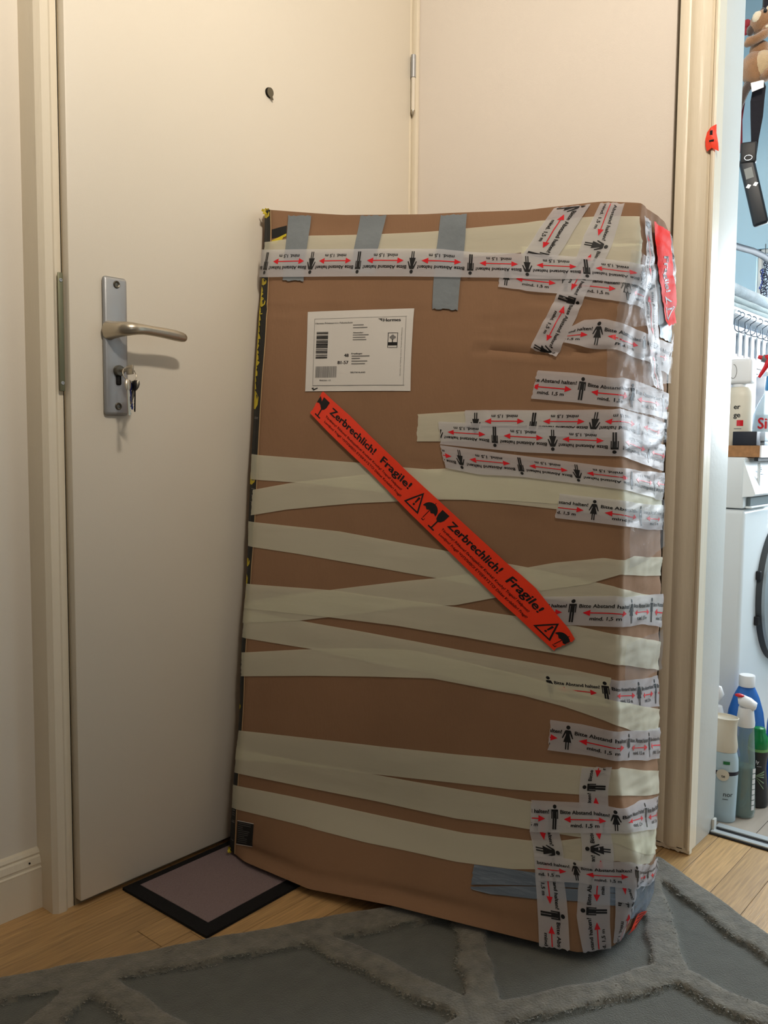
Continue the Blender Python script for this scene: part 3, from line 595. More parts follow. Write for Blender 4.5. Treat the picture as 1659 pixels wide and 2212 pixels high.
# ------------------------------------------------------------------ the parcel: a crumpled flat carton leaning in the corner
DA, DT = .004, .005
A_ = np.arange(-.270, 1.2501, DA); T_ = np.arange(-.010, 1.3101, DT)
def cr_row(t):
    T, P, n = TROW, GR, len(TROW)
    k = int(np.clip(np.searchsorted(T, t)-1, 0, n-2)); h = T[k+1]-T[k]; u = (t-T[k])/h
    m = lambda i: (P[1]-P[0])/(T[1]-T[0]) if i == 0 else ((P[-1]-P[-2])/(T[-1]-T[-2]) if i == n-1 else (P[i+1]-P[i-1])/(T[i+1]-T[i-1]))
    if u < 0 or u > 1: return P[k]+(P[k+1]-P[k])*u
    return (2*u**3-3*u**2+1)*P[k]+(u**3-2*u**2+u)*h*m(k)+(-2*u**3+3*u**2)*P[k+1]+(u**3-u**2)*h*m(k+1)
PG = np.zeros((len(A_), len(T_), 3))
for j, t in enumerate(T_):
    R_ = cr_row(t)
    for c in range(3): PG[:, j, c] = np.interp(A_, ACOL, R_[:, c])
sm = PG.copy()
for d_, w_ in ((-2, .2), (-1, .2), (1, .2), (2, .2)):
    sh = np.roll(PG, d_, axis=0)
    if d_ > 0: sh[:d_] = PG[:d_]
    else: sh[d_:] = PG[d_:]
    sm = sm+sh
PG = sm/5
def normals(P):
    n = np.cross(np.gradient(P, axis=0), np.gradient(P, axis=1)); return n/np.maximum(np.linalg.norm(n, axis=-1, keepdims=True), 1e-9)
NG = normals(PG)
if (NG[len(A_)//3, len(T_)//2] @ np.array([-1, -.4, 0])) < 0: NG = -NG
AA, TT = np.meshgrid(A_, T_, indexing='ij')
def poly_d(pts):
    d = np.full(AA.shape, 9.)
    for p, q in zip(pts[:-1], pts[1:]): d = np.minimum(d, segd(AA, TT, (p, q)))
    return d
disp = .0009*np.sin(AA*21+1.3*np.sin(TT*9))*np.sin(TT*13+AA*7)
for cr_, dep, wd_ in ((CREASES, .0042, .006), (C2, .0016, .005), (V1, .0014, .005), (H3, .0015, .005), (H4, .0016, .005), (H5, .0030, .006)):
    d = poly_d(cr_); disp -= dep*np.exp(-(d/wd_)**2); disp += dep*.5*np.exp(-((d-.011)/.006)**2)
d = poly_d(TEAR); disp += .0024*np.exp(-(d/.010)**2)*np.sin(AA*420+TT*260)-.0010*np.exp(-(d/.016)**2)
side = 1/(1+np.exp(-(AA-.745)/.012)); front = 1/(1+np.exp((AA-.60)/.02))*np.clip((AA-.002)/.035, 0, 1)
nzv = np.array([[noise.noise(Vector((a*15, t*11, 3.1)))+.5*noise.noise(Vector((a*34, t*30, 7))) for t in T_] for a in A_])
upper = 1/(1+np.exp(-(TT-.95)/.06)); lowr = 1/(1+np.exp((TT-.15)/.04))
disp += nzv*(.0007+side*.0020+.0045*upper*np.exp(-((AA-.76)/.10)**2)+.0030*lowr*np.exp(-((AA-.75)/.10)**2))
ridge = -np.abs(np.array([[noise.noise(Vector((a*9+t*6, t*46, 1.7))) for t in T_] for a in A_]))
disp += (ridge+.12)*.0052*np.clip(side, 0, 1)*(AA < 1.0)
disp += front*(.010*np.exp(-((TT+.001)/.011)**2)-.004*np.exp(-((TT-.026)/.009)**2))*(.7+.3*np.sin(AA*17+1))
disp += -.002*np.exp(-((TT-1.27)/.03)**2)*np.sin(AA*9)
PG = PG+NG*disp[..., None]
NG2 = normals(PG)
if (NG2[len(A_)//3, len(T_)//2] @ np.array([-1, -.4, 0])) < 0: NG2 = -NG2
def onbox(at, off):
    at = np.asarray(at, float).reshape(-1, 2)
    x = np.clip((at[:, 0]-A_[0])/DA, 0, len(A_)-1.001); y = np.clip((at[:, 1]-T_[0])/DT, 0, len(T_)-1.001)
    i = x.astype(int); j = y.astype(int); fx = (x-i)[:, None]; fy = (y-j)[:, None]
    def bl(G): return G[i, j]*(1-fx)*(1-fy)+G[i+1, j]*fx*(1-fy)+G[i, j+1]*(1-fx)*fy+G[i+1, j+1]*fx*fy
    n = bl(NG2); n /= np.linalg.norm(n, axis=1, keepdims=True)
    return bl(PG)+n*np.asarray(off).reshape(-1, 1)

PO = Vector((1.25, .95, 0))
parcel = thing('parcel', 'big flat cardboard parcel wrapped in masking tape leaning between door and wall', 'parcel', PO)
sj = [j for j in range(len(T_)) if -1e-6 <= T_[j] <= 1.3001 and (j % 2 == 0 or T_[j] > 1.29 or T_[j] < .06)]
if sj[-1] != len(T_)-3: pass
si = [i for i in range(len(A_)) if (i % 2 == 0)]
V = np.array([[PG[i, j] for j in sj] for i in si]).reshape(-1, 3)-np.array(PO)
I = np.arange(len(si)*len(sj)).reshape(len(si), len(sj))
F = [(int(I[a, b]), int(I[a, b+1]), int(I[(a+1), b+1]), int(I[(a+1), b])) for a in range(len(si)-1) for b in range(len(sj)-1)]
F.append(tuple(int(q) for q in I[:, -1])); F.append(tuple(int(q) for q in reversed(I[:, 0])))
bm = bmesh.new(); vs = [bm.verts.new(v) for v in V]
for f in F: bm.faces.new([vs[q] for q in f])
bmesh.ops.remove_doubles(bm, verts=bm.verts, dist=.0004)
bmesh.ops.triangulate(bm, faces=[f for f in bm.faces if len(f.verts) > 6])
obj('carton', bm, M_card, parcel, 50)

def fit(art, frame, off, name, m, parent, origin=PO):
    """bend 2D art onto the carton; frame(x, y) arrays -> (a, t)"""
    if not art.V: return None
    v = np.array(art.V); at = frame(v[:, 0], v[:, 1]); P = onbox(at, off)-np.array(origin)
    o = pymesh(name, P, art.F, m, parent); return o

def resamp(poly, n):
    P = np.array(poly, float); d = np.r_[0, np.cumsum(np.hypot(*np.diff(P, axis=0).T))]; x = np.linspace(0, d[-1], n)
    return np.c_[np.interp(x, d, P[:, 0]), np.interp(x, d, P[:, 1])]
class Strip:
    """a length of tape between two edge lines given in carton coordinates; local x = metres along, y = -w/2..w/2"""
    def __init__(s, top, bot):
        s.N = 160; s.T = resamp(top, s.N); s.B = resamp(bot, s.N); M_ = (s.T+s.B)/2; Q = onbox(M_, 0)
        s.d = np.r_[0, np.cumsum(np.linalg.norm(np.diff(Q, axis=0), axis=1))]; s.L = s.d[-1]
        s.w = float(np.mean(np.linalg.norm(onbox(s.T, 0)-onbox(s.B, 0), axis=1)))
    def frame(s, x, y):
        t = np.stack([np.interp(x, s.d, s.T[:, c]) for c in (0, 1)], 1); b = np.stack([np.interp(x, s.d, s.B[:, c]) for c in (0, 1)], 1)
        q = (np.asarray(y)/s.w+.5)[:, None]; return t*q+b*(1-q)
    def mesh(s, name, m, layer, parent, seed=0, lift=0, step=.004):
        nx = max(4, int(s.L/step)); ny = 12; rr = random.Random(seed); V = []; 
        ragA = [rr.uniform(0, .0028) for _ in range(ny+1)]; ragB = [rr.uniform(0, .0028) for _ in range(ny+1)]
        for i in range(nx+1):
            for j in range(ny+1):
                x = s.L*i/nx
                if i == 0: x += ragA[j]
                if i == nx: x -= ragB[j]
                V.append((x, s.w*(j/ny-.5)))
        F = [(i*(ny+1)+j, (i+1)*(ny+1)+j, (i+1)*(ny+1)+j+1, i*(ny+1)+j+1) for i in range(nx) for j in range(ny)]
        v = np.array(V); at = s.frame(v[:, 0], v[:, 1])
        off = np.full(len(v), .0009+layer*.00072)
        if lift:
            for q, (x, y) in enumerate(V):
                off[q] += lift*max(0, noise.noise(Vector((x*9+seed, y*60, seed*.37))))*.5
        P = onbox(at, off)-np.array(PO)
        o = pymesh(name, P, F, m, parent, 180); return o

n_m = 0
for i, (lay, top, bot) in enumerate(MASKING):
    s = Strip(top, bot); o = s.mesh('masking_tape', M_cream, lay*.8, parcel, seed=i, lift=.0010)
for i, (lay, top, bot) in enumerate(SILVER):
    s = Strip(top, bot); o = s.mesh('duct_tape', M_silver2 if i in (3, 4, 5) else M_silver, lay, parcel, seed=30+i)
    o['label'] = 'crumpled glossy silver duct tape' if i in (3, 4) else 'grey duct tape'

def man(art, x, H):
    k = len(art.V)
    art.disc(0, .415, .085); art.rect(-.155, .215, .155, .30); art.rect(-.155, -.075, -.108, .22); art.rect(.108, -.075, .155, .22)
    art.rect(-.088, -.06, .088, .22); art.rect(-.088, -.5, -.012, -.05); art.rect(.012, -.5, .088, -.05)
    art.xform(k, lambda a, b: (x+a*H, b*H))
def woman(art, x, H):
    k = len(art.V)
    art.disc(0, .415, .085); art.poly([(-.09, .30), (.09, .30), (.075, .12), (-.075, .12)]); art.poly([(.075, .12), (.165, -.20), (-.165, -.20), (-.075, .12)])
    for q in (-1, 1):
        art.poly([(q*.085, .30), (q*.125, .27), (q*.235, -.03), (q*.195, -.055), (q*.07, .20)]); art.rect(min(q*.022, q*.075), -.5, max(q*.022, q*.075), -.19)
    art.xform(k, lambda a, b: (x+a*H, b*H))
for i, (lay, top, bot, figs, flip) in enumerate(WARNING):
    s = Strip(top, bot); w_ = s.w if s.w > .03 else .048
    tp = s.mesh('warning_tape', M_white, lay, parcel, seed=60+i)
    if i == 11: tp['label'] = 'warning tape showing through the masking tape over it'
    fx = [(p*s.L, k) for p, k in figs]; per = .106
    fx = [fx[0]]+[q for z, q in zip(fx[:-1], fx[1:]) if .085 < q[0]-z[0] < .135]
    sw = {'m': 'w', 'w': 'm'}
    while fx[0][0] > -.05: fx.insert(0, (fx[0][0]-per, sw[fx[0][1]]))
    while fx[-1][0] < s.L+.05: fx.append((fx[-1][0]+per, sw[fx[-1][1]]))
    blk = Flat(); sg = -1 if flip else 1; pieces = []
    f_ = s.w/w_ if s.w < .03 else 1
    for x, k in fx:
        fg_ = Flat(); (man if k == 'm' else woman)(fg_, 0, .80*w_)
        fg_.xform(0, lambda a, b: (x+sg*a, sg*b*f_)); pieces.append(('person_symbol', fg_, M_ink))
    for (x0, _), (x1, _) in zip(fx[:-1], fx[1:]):
        P_ = x1-x0; xm = (x0+x1)/2; kb = len(blk.V)
        if xm+P_/2 < 0 or xm-P_/2 > s.L: continue
        for args in (('Bitte Abstand halten!', -.40*P_, .17*w_, .125*w_, .80*P_), ('mind. 1,5 m', -.22*P_, -.25*w_, .12*w_, .44*P_)):
            tx = Flat(); tx.text(*args, bold=.06); tx.xform(0, lambda a, b: (xm+sg*a, sg*b*f_)); pieces.append(('lettering', tx, M_ink))
        Lh, hh_ = .34*P_, .105*w_; red = Flat()
        red.poly([(-Lh, -.065*w_), (-Lh+.115*P_, -.065*w_-hh_), (-Lh+.115*P_, -.065*w_-.018*w_), (Lh-.115*P_, -.065*w_-.018*w_), (Lh-.115*P_, -.065*w_-hh_), (Lh, -.065*w_),
                  (Lh-.115*P_, -.065*w_+hh_), (Lh-.115*P_, -.065*w_+.018*w_), (-Lh+.115*P_, -.065*w_+.018*w_), (-Lh+.115*P_, -.065*w_+hh_)])
        red.xform(0, lambda a, b: (xm+sg*a, sg*b*f_)); pieces.append(('arrow', red, M_redink))
    e = .0009+lay*.00072+.0005
    for nm_, fl_, m_ in pieces:
        fl_.clip(.003, s.L-.003)
        if len(fl_.F) > 1 or (fl_.F and len(fl_.V) > 3): fit(fl_, s.frame, e, nm_, m_, tp)

# the orange red fragile tape
def glass(art, x, w_):
    k = len(art.V)
    art.poly([(-.16, .36), (.16, .36), (.15, .12), (.10, .0), (.03, -.05), (-.03, -.05), (-.10, .0), (-.15, .12)])
    art.rect(-.025, -.34, .025, -.04); art.rect(-.14, -.38, .14, -.33)
    art.xform(k, lambda a, b: (x+a*w_, b*w_))
def umbrella(art, x, w_):
    k = len(art.V)
    art.poly([(.30*math.cos(q), .02+.30*math.sin(q)) for q in [math.pi*i/12 for i in range(13)]]+[(-.2, .06), (-.1, .0), (0, .06), (.1, .0), (.2, .06)][::1])
    art.rect(-.012, -.30, .012, .05); art.rect(-.012, -.36, .09, -.33); art.rect(.07, -.36, .09, -.27); art.rect(-.01, .30, .01, .38)
    a = -math.radians(0); art.xform(k, lambda p, q: (x+p*w_, q*w_))
def tri(art, x, w_):
    k = len(art.V); o = [(-.36, -.33), (.36, -.33), (0, .36)]; i_ = [(-.27, -.28), (.27, -.28), (0, .25)]
    for a in range(3): b = (a+1) % 3; art.poly([o[a], o[b], i_[b], i_[a]])
    art.poly([(-.04, .13), (.04, .13), (.025, -.10), (-.025, -.10)]); art.disc(0, -.17, .04)
    art.xform(k, lambda p, q: (x+p*w_, q*w_))
for i, (lay, top, bot) in enumerate(RED):
    s = Strip(top, bot); tp = s.mesh('fragile_tape', M_red if i != 1 else M_redclear, lay, parcel, seed=90+i)
    tp['label'] = ['orange-red fragile tape across the front', 'wrinkled red fragile tape under clear tape on the upper right side', 'scrap of red fragile tape at the lower right corner'][i]
    a = Flat(); L_, w_ = s.L, s.w
    if i == 0:
        umbrella(a, -.004, w_)
        for off in (0, .495):
            glass(a, (.028+off)*L_, w_)
            a.text('Zerbrechlich!', (.058+off)*L_, .19*w_, .26*w_, width=.190*L_, bold=.06)
            a.text('Fragile!', (.278+off)*L_, .19*w_, .26*w_, width=.118*L_, bold=.06)
            a.text('Törékeny! Rikkuva! бьющийся! Krehké! Kruchy! Trapus! Helposti!', (.052+off)*L_, -.12*w_, .085*w_, width=.330*L_, bold=.02)
            a.text('Lomljivo! Frágil! ЧУПЛИВО! ΕΥΘΡΑΥΣΤΟ! Dikkat Kırılabilir! Fragil!', (.058+off)*L_, -.30*w_, .085*w_, width=.335*L_, bold=.02)
            tri(a, (.438+off*1.02)*L_, w_); umbrella(a, (.484+off*1.01)*L_, w_)
    elif i == 1:
        a.text('Fragile!', .30*L_, -.05*w_, .30*w_, width=.35*L_, bold=.04); tri(a, .82*L_, w_)
    else:
        for q in range(4): a.rect(.1*L_+q*.2*L_, -.3*w_, .18*L_+q*.2*L_, .35*w_)
    a.clip(.002, L_-.002, .01)
    fit(a, s.frame, .0009+lay*.00072+.0005, 'lettering', M_ink, tp)

# clear glossy film on the right side
for q, (a0, a1, t0, t1, b0, b1) in enumerate(((.742, .985, 1.10, 1.235, 1.09, 1.20), (.735, .985, .985, 1.06, .97, 1.02), (.76, .985, .865, .945, .86, .915), (.765, .985, .66, .76, .66, .75), (.765, .985, .445, .52, .44, .51))):
    s = Strip([(a0, t1), (a1, b1)], [(a0, t0), (a1, b0)]); s.mesh('clear_tape', M_clear, 9, parcel, seed=200+q, lift=.0008)

def quadframe(c):
    c = np.array(c, float)           # corners: top left, top right, bottom right, bottom left in (a, t); art x 0..1, y 0..1 (up)
    def f(x, y):
        x = np.asarray(x)[:, None]; y = np.asarray(y)[:, None]
        return (c[0]*(1-x)+c[1]*x)*y+(c[3]*(1-x)+c[2]*x)*(1-y)
    return f
def sheet(name, c, off, m, parent, n=8):
    a = Flat()
    for i in range(n):
        for j in range(n): a.rect(i/n, j/n, (i+1)/n, (j+1)/n)
    return fit(a, quadframe(c), off, name, m, parent)
# shipping label
lab = sheet('shipping_label', LABEL, .0016, M_paper, parcel); lab['label'] = 'white printed shipping label'
def U(px, py):    # place on the label, measured from its top left as a share of width and height
    return px, 1-py
a = Flat(); g = Flat()
AR = .715          # label height over width
def T(art, s_, px, py, h, width=None, bold=.02, rot=0):
    V, F, L_ = text_mesh(s_)
    if bold and not rot:
        for ox in (-.0016, .0016): T(art, s_, px+ox*h/.04, py, h, width, 0)
    k = len(art.V); hw = h
    sx = (h*AR if width is None else width/L_); ca, sa = math.cos(rot), math.sin(rot)
    for p, q in V:
        p *= sx; q *= h
        if rot: P_ = (px+(-q*AR if rot > 0 else q*AR), 1-py+(p/AR if rot > 0 else -p/AR))
        else: P_ = (px+p, 1-py+q)
        art.V.append(P_)
    art.F += [tuple(i+k for i in f) for f in F]
T(a, 'Hermes', .735, .135, .042, width=.155, bold=.04)
for q in range(4): a.poly([(.685+q*.012, 1-.115-q*.011), (.728, 1-.115-q*.011), (.724, 1-.122-q*.011), (.692+q*.012, 1-.122-q*.011)])
T(g, 'Hermes Privatservice Paketschein', .085, .155, .022, width=.365, bold=.03)
for y_, w_ in ((.195, .10), (.228, .135)): g.rect(.455, 1-y_, .455+w_, 1-y_+.011)
T(a, 'Absender:', .455, .285, .017, width=.10, bold=.03)
for y_, w_ in ((.320, .15), (.350, .12), (.380, .13)): g.rect(.455, 1-y_, .455+w_, 1-y_+.011)
T(a, '48', .378, .565, .040, width=.042, bold=.03); T(a, '81-57', .318, .652, .040, width=.102, bold=.03)
T(a, 'Empfänger:', .448, .545, .018, width=.105, bold=.03)
for y_, w_ in ((.583, .17), (.612, .08), (.645, .15), (.677, .13)): g.rect(.450, 1-y_, .450+w_, 1-y_+.013)
T(a, 'DEUTSCHLAND', .445, .775, .018, width=.14, bold=.02)
rr = random.Random(8)
y_ = .265
while y_ < .60:
    h_ = rr.choice((.004, .004, .008, .013, .018)); (a if h_ > .006 else g).rect(.098-.012*(y_-.26), 1-y_-h_, .215-.012*(y_-.26), 1-y_); y_ += h_+rr.choice((.004, .006, .010))
x_ = .098
while x_ < .305:
    w_ = rr.choice((.002, .003, .005)); g.rect(x_, 1-.835, x_+w_, 1-.697); x_ += w_+rr.choice((.002, .003))
T(g, '7845561 12', .14, .868, .018, width=.115)
for r_ in ((.782, .295, .872, .300), (.782, .475, .872, .480), (.782, .295, .787, .480), (.867, .295, .872, .480)): a.rect(r_[0], 1-r_[3], r_[2], 1-r_[1])
a.rect(.787, 1-.452, .867, 1-.412); a.rect(.822, 1-.415, .830, 1-.375)
for cx, cy in ((.826, .335), (.812, .352), (.842, .352), (.826, .365)):
    k = len(g.V); g.disc(0, 0, 1, 10); g.xform(k, lambda p, q: (cx+p*.014, 1-cy+q*.016))
T(g, 'Hinweise zur Haftung und zum Versand siehe Rückseite', .905, .82, .014, width=.42, rot=1)
for r_ in ((.075, .095, .945, .0985), (.075, .928, .945, .935), (.075, .095, .078, .93), (.935, .095, .938, .93)): g.rect(r_[0], 1-r_[3], r_[2], 1-r_[1])
a.poly([(.075, .02), (.125, .045), (.13, .035), (.085, .008)]); a.poly([(.065, .04), (.085, .045), (.09, .03), (.072, .026)])
a.clip(-.01, 1.01, .04); g.clip(-.01, 1.01, .04)
fit(a, quadframe(LABEL), .0020, 'print', M_ink, lab); fit(g, quadframe(LABEL), .0020, 'fine_print', M_greyink, lab)
# printed panels
inf = sheet('info_panel', INFO, .0014, M_print, parcel, 4)
g = Flat()
rr = random.Random(2)
for q in range(11): g.rect(.08, .93-q*.083, .08+rr.uniform(.25, .8), .945-q*.083)
fit(g, quadframe(INFO), .0018, 'fine_print', M_greyink, inf)
g = Flat(); g.rect(0, -.03, 1, .0); g.rect(0, 1, 1, 1.03); fit(g, quadframe(INFO), .0017, 'border', M_paper, inf)
lg = sheet('printed_patch', [LOGO[0], LOGO[1], LOGO[2], LOGO[3]], .0013, M_print, parcel, 4)
g = Flat(); g.poly([(0, -.55), (.2, -.5), (.3, -.75), (.5, -.35), (.7, -.45), (.8, -.2), (1, -.15), (1, .12), (.7, .02), (.4, -.1), (0, -.2)]); fit(g, quadframe(LOGO), .0015, 'jagged_edge', M_yellow, lg)
# dark printed edge of the carton, worn to the pale core along the arris
E1 = Flat()
n = 130
for i in range(n):
    t0, t1 = 1.300*i/n, 1.300*(i+1)/n; E1.rect(-.0235, t0, -.012, t1); E1.rect(-.012, t0, -.0022, t1)
ide = lambda x, y: np.stack([x, y], 1)
pe = fit(E1, ide, .0006, 'printed_edge', M_print, parcel)
E2 = Flat(); rr = random.Random(9); t_ = .905
while t_ < 1.115:
    h_ = rr.uniform(.006, .014); E2.poly([(-.0235, t_), (-.0235, t_+h_*1.2), (rr.uniform(-.018, -.010), t_+h_*.8), (rr.uniform(-.019, -.012), t_+h_*.2)]); t_ += h_
for t_, h_, x_ in ((1.275, .024, -.004), (.893, .030, -.008), (1.128, .012, -.006), (.742, .018, -.006), (.585, .014, -.008), (.548, .02, -.012), (.520, .016, -.01), (1.085, .015, -.006), (.305, .01, -.012), (.215, .008, -.012)):
    E2.poly([(-.0235, t_), (-.0235, t_+h_), ((-.0235+x_)/2-.001, t_+h_*1.1), (x_, t_+h_*.75), (x_-.001, t_+h_*.3), ((-.0235+x_)/2, t_-.001)])
fit(E2, ide, .0009, 'yellow_pattern', M_yellow, pe)['kind'] = 'stuff'
E3 = Flat()
for i in range(n): E3.rect(-.0022, 1.3*i/n, .0006, 1.3*(i+1)/n)
fit(E3, ide, .0007, 'worn_arris', M_fray, parcel)
E4 = Flat(); rr = random.Random(12)
for q in range(34):
    t_ = rr.choice((rr.uniform(.60, .88), rr.uniform(.02, .14), rr.uniform(.45, .50))); E4.rect(-.017+rr.uniform(0, .003), t_, -.0060, t_+.0012)
fit(E4, ide, .0009, 'fine_print', M_greyink, pe)
# torn corners
bm = bmesh.new()
for c_, n_, s_ in (((-.012, 1.298), 9, .010), ((-.012, .006), 9, .011)):
    P0 = onbox([c_], .002)[0]-np.array(PO); rr = random.Random(n_+int(s_*1000))
    for q in range(n_):
        p = Vector(P0)+Vector((rr.uniform(-.003, .004), rr.uniform(-.001, .005), rr.uniform(-.008, .003)))
        d_ = Vector((rr.uniform(-1, 1), rr.uniform(-.3, 1), rr.uniform(-.6, .9))).normalized()*s_*.8; e_ = d_.cross(Vector((.9, .3, .2))).normalized()*.0035
        vs = [bm.verts.new(p), bm.verts.new(p+d_*.5+e_), bm.verts.new(p+d_), bm.verts.new(p+d_*.5-e_)]; bm.faces.new(vs)
obj('torn_corner', bm, M_yellow, parcel)
# ------------------------------------------------------------------ laundry room seen through the opening
M_lw = mat('laundry_wall', srgb(176, 202, 214), .8, noise_scale=4, noise_amt=.02)
M_lww = mat('laundry_ceiling', srgb(214, 220, 222), .85)
struct(box('wall_inner', (1.90, 1.35, 0), (3.30, 1.45, 2.95), M_lw))
struct(box('wall_near', (1.90, -1.30, 0), (3.30, -1.20, 2.95), M_lw))
wf = struct(bpy.data.objects.new('wall_far', None)); COL.objects.link(wf)
WY0, WY1, WZ0, WZ1 = -.75, 1.005, .86, 1.555
for lo, hi in (((3.2, -1.2, 0), (3.3, 1.35, WZ0)), ((3.2, -1.2, WZ1), (3.3, 1.35, 2.95)), ((3.2, -1.2, WZ0), (3.3, WY0, WZ1)), ((3.2, WY1, WZ0), (3.3, 1.35, WZ1))):
    box('wall_panel', lo, hi, M_lw, wf)
win = struct(bpy.data.objects.new('window_1', None)); COL.objects.link(win)
M_wf = mat('window_frame', srgb(206, 200, 192), .4)
for y0, y1 in ((WY0, WY0+.03), (.940, .962), (WY1-.012, WY1)): box('window_frame', (3.215, y0, WZ0), (3.245, y1, WZ1), M_wf, win, bev=.002)
for z0, z1 in ((WZ0, WZ0+.02), (WZ1-.014, WZ1)): box('window_frame', (3.215, WY0, z0), (3.245, WY1, z1), M_wf, win, bev=.002)
M_pane = mat('window_glass', (.9, .95, 1, 1), .02, alpha=.06)
box('window_pane', (3.228, WY0+.03, WZ0+.02), (3.231, .940, WZ1-.014), M_pane, win); box('window_pane', (3.228, .962, WZ0+.02), (3.231, WY1-.012, WZ1-.014), M_pane, win)

fl2 = struct(box('floor', (1.87, -1.2, -.05), (3.2, 1.35, -.0014), mat('tile_grout', srgb(96, 86, 76), .9)))
for r_ in range(17):
    y0 = .561-.152*12+.152*r_+.0; x = 1.929 if r_ % 2 else 1.62
    if y0 < -1.2: continue
    while x < 3.2:
        x0 = max(x, 1.929); x1 = min(x+.60, 3.198)
        if x1-x0 > .02: plank(x0, x1, y0, fl2, M_tile, min(.152, 1.35-y0), h=.0018, g=.0009, nm='tile')
        x += .60

M_wm = mat('machine_enamel', srgb(216, 222, 224), .25, coat=.4)
M_wm2 = mat('machine_panel', srgb(236, 242, 244), .3)
M_grey = mat('grey_plastic', srgb(112, 122, 124), .4)
M_chrome = mat('dull_chrome', srgb(150, 160, 166), .25, metal=1)
MX, MY = 2.215, .700
wm = thing('washing_machine', 'white front-loading washing machine under the wooden worktop', 'washing machine', (MX, MY, 0))
def rb_(nm, lo, hi, m, par, bev=0, seg=2, org=wm):
    L = org.location; return box(nm, (lo[0]-L.x, lo[1]-L.y, lo[2]-L.z), (hi[0]-L.x, hi[1]-L.y, hi[2]-L.z), m, par, bev, seg)
rb_('body', (MX, MY, .012), (MX+.60, MY+.58, .698), M_wm, wm, .012, 4)
rb_('top_housing', (MX, MY+.004, .7005), (MX+.60, MY+.58, .829), M_wm, wm, .004, 2)
for x_, y_ in ((.03, .03), (.57, .03), (.03, .55), (.57, .55)):
    bm = bmesh.new(); lathe(bm, [(.02, 0), (.02, .008), (.012, .014)], (x_, y_, 0), 16); obj('foot', bm, M_black, wm, 30)
bm = bmesh.new()                                 # sloping control panel
pr = [(.006, .822), (-.026, .738), (-.018, .732), (.006, .730)]
a = [bm.verts.new((-.004, p[0], p[1])) for p in pr]; b = [bm.verts.new((.604, p[0], p[1])) for p in pr]
for i in range(4): bm.faces.new((a[i], a[(i+1) % 4], b[(i+1) % 4], b[i]))
bm.faces.new(a); bm.faces.new(b); cp = obj('control_panel', bm, M_wm2, wm)
bm = bmesh.new(); bx(bm, (.045, -.0135, .745), (.052, -.006, .815), .002, 1)
obj('panel_rib', bm, M_wm, cp, loc=(0, -.006, 0))
bm = bmesh.new(); 
for q in range(6):
    an_ = q*math.pi/3; bx(bm, (.075+.006*math.cos(an_)-.002, -.0125, .798+.005*math.sin(an_)-.0015), (.075+.006*math.cos(an_)+.002, -.0075, .798+.005*math.sin(an_)+.0015))
bx(bm, (.073, -.0165, .785), (.084, -.011, .787)); obj('logo', bm, mat('blue_grey_print', srgb(110, 140, 160), .5), cp)
rb_('drawer_recess', (MX+.022, MY-.006, .706), (MX+.19, MY+.012, .728), M_grey, wm, .002, 1)
rb_('drawer_lip', (MX+.014, MY-.012, .701), (MX+.19, MY+.004, .706), M_wm2, wm, .0015, 1)
# door: ring, dark gap, glass bowl, hinge
def ring(nm, r0, r1, y0, y1, m, par, cx=.315, cz=.462, n=56):
    bm = bmesh.new()
    prof_ = [(r0, y0), (r0, y1), ((r0+r1)/2, y1-.012 if y1 < y0 else y1), (r1, y1), (r1, y0)]
    rings = [[bm.verts.new((cx+math.cos(2*math.pi*j/n)*r, y, cz+math.sin(2*math.pi*j/n)*r)) for j in range(n)] for r, y in prof_]
    for i in range(5):
        A, B = rings[i], rings[(i+1) % 5]
        for j in range(n): bm.faces.new((A[j], A[(j+1) % n], B[(j+1) % n], B[j]))
    return obj(nm, bm, m, par, 40)
ring('door_gasket', .190, .2005, .004, -.004, mat('dark_rubber', srgb(58, 64, 68), .6), wm)
dr = ring('door_ring', .150, .196, .000, -.022, mat('door_grey', srgb(150, 164, 172), .3, coat=.3), wm)
bm = bmesh.new(); blob(bm, (.315, -.006, .462), (.150, .030, .150), 4); obj('door_glass', bm, mat('door_glass', srgb(70, 84, 92), .1, coat=1), dr, 180)
for z_ in (.52, .40): rb_('door_hinge', (MX+.108, MY-.012, z_-.012), (MX+.122, MY, z_+.012), M_black, dr, .002, 1)

# worktop on the machine
M_ply = mat('worktop_wood', srgb(158, 112, 68), .5, noise_scale=12, noise_amt=.2, stretch=(1, 8, 8))
wt = thing('worktop', 'brown wooden worktop with a white front edge lying on the washing machine', 'worktop', (2.235, .672, .8295))
rb_('board', (2.235, .676, .8295), (3.19, 1.30, .8585), M_ply, wt, .001, 1, wt)
rb_('front_edge', (2.236, .672, .8290), (3.19, .6765, .8590), mat('white_edge_band', srgb(228, 226, 226), .5), wt, 0, 1, wt)
rb_('black_line', (2.24, .680, .8200), (3.19, .690, .8294), M_black, wt, 0, 1, wt)  # thin black line under the white front edge
CZ = .8587

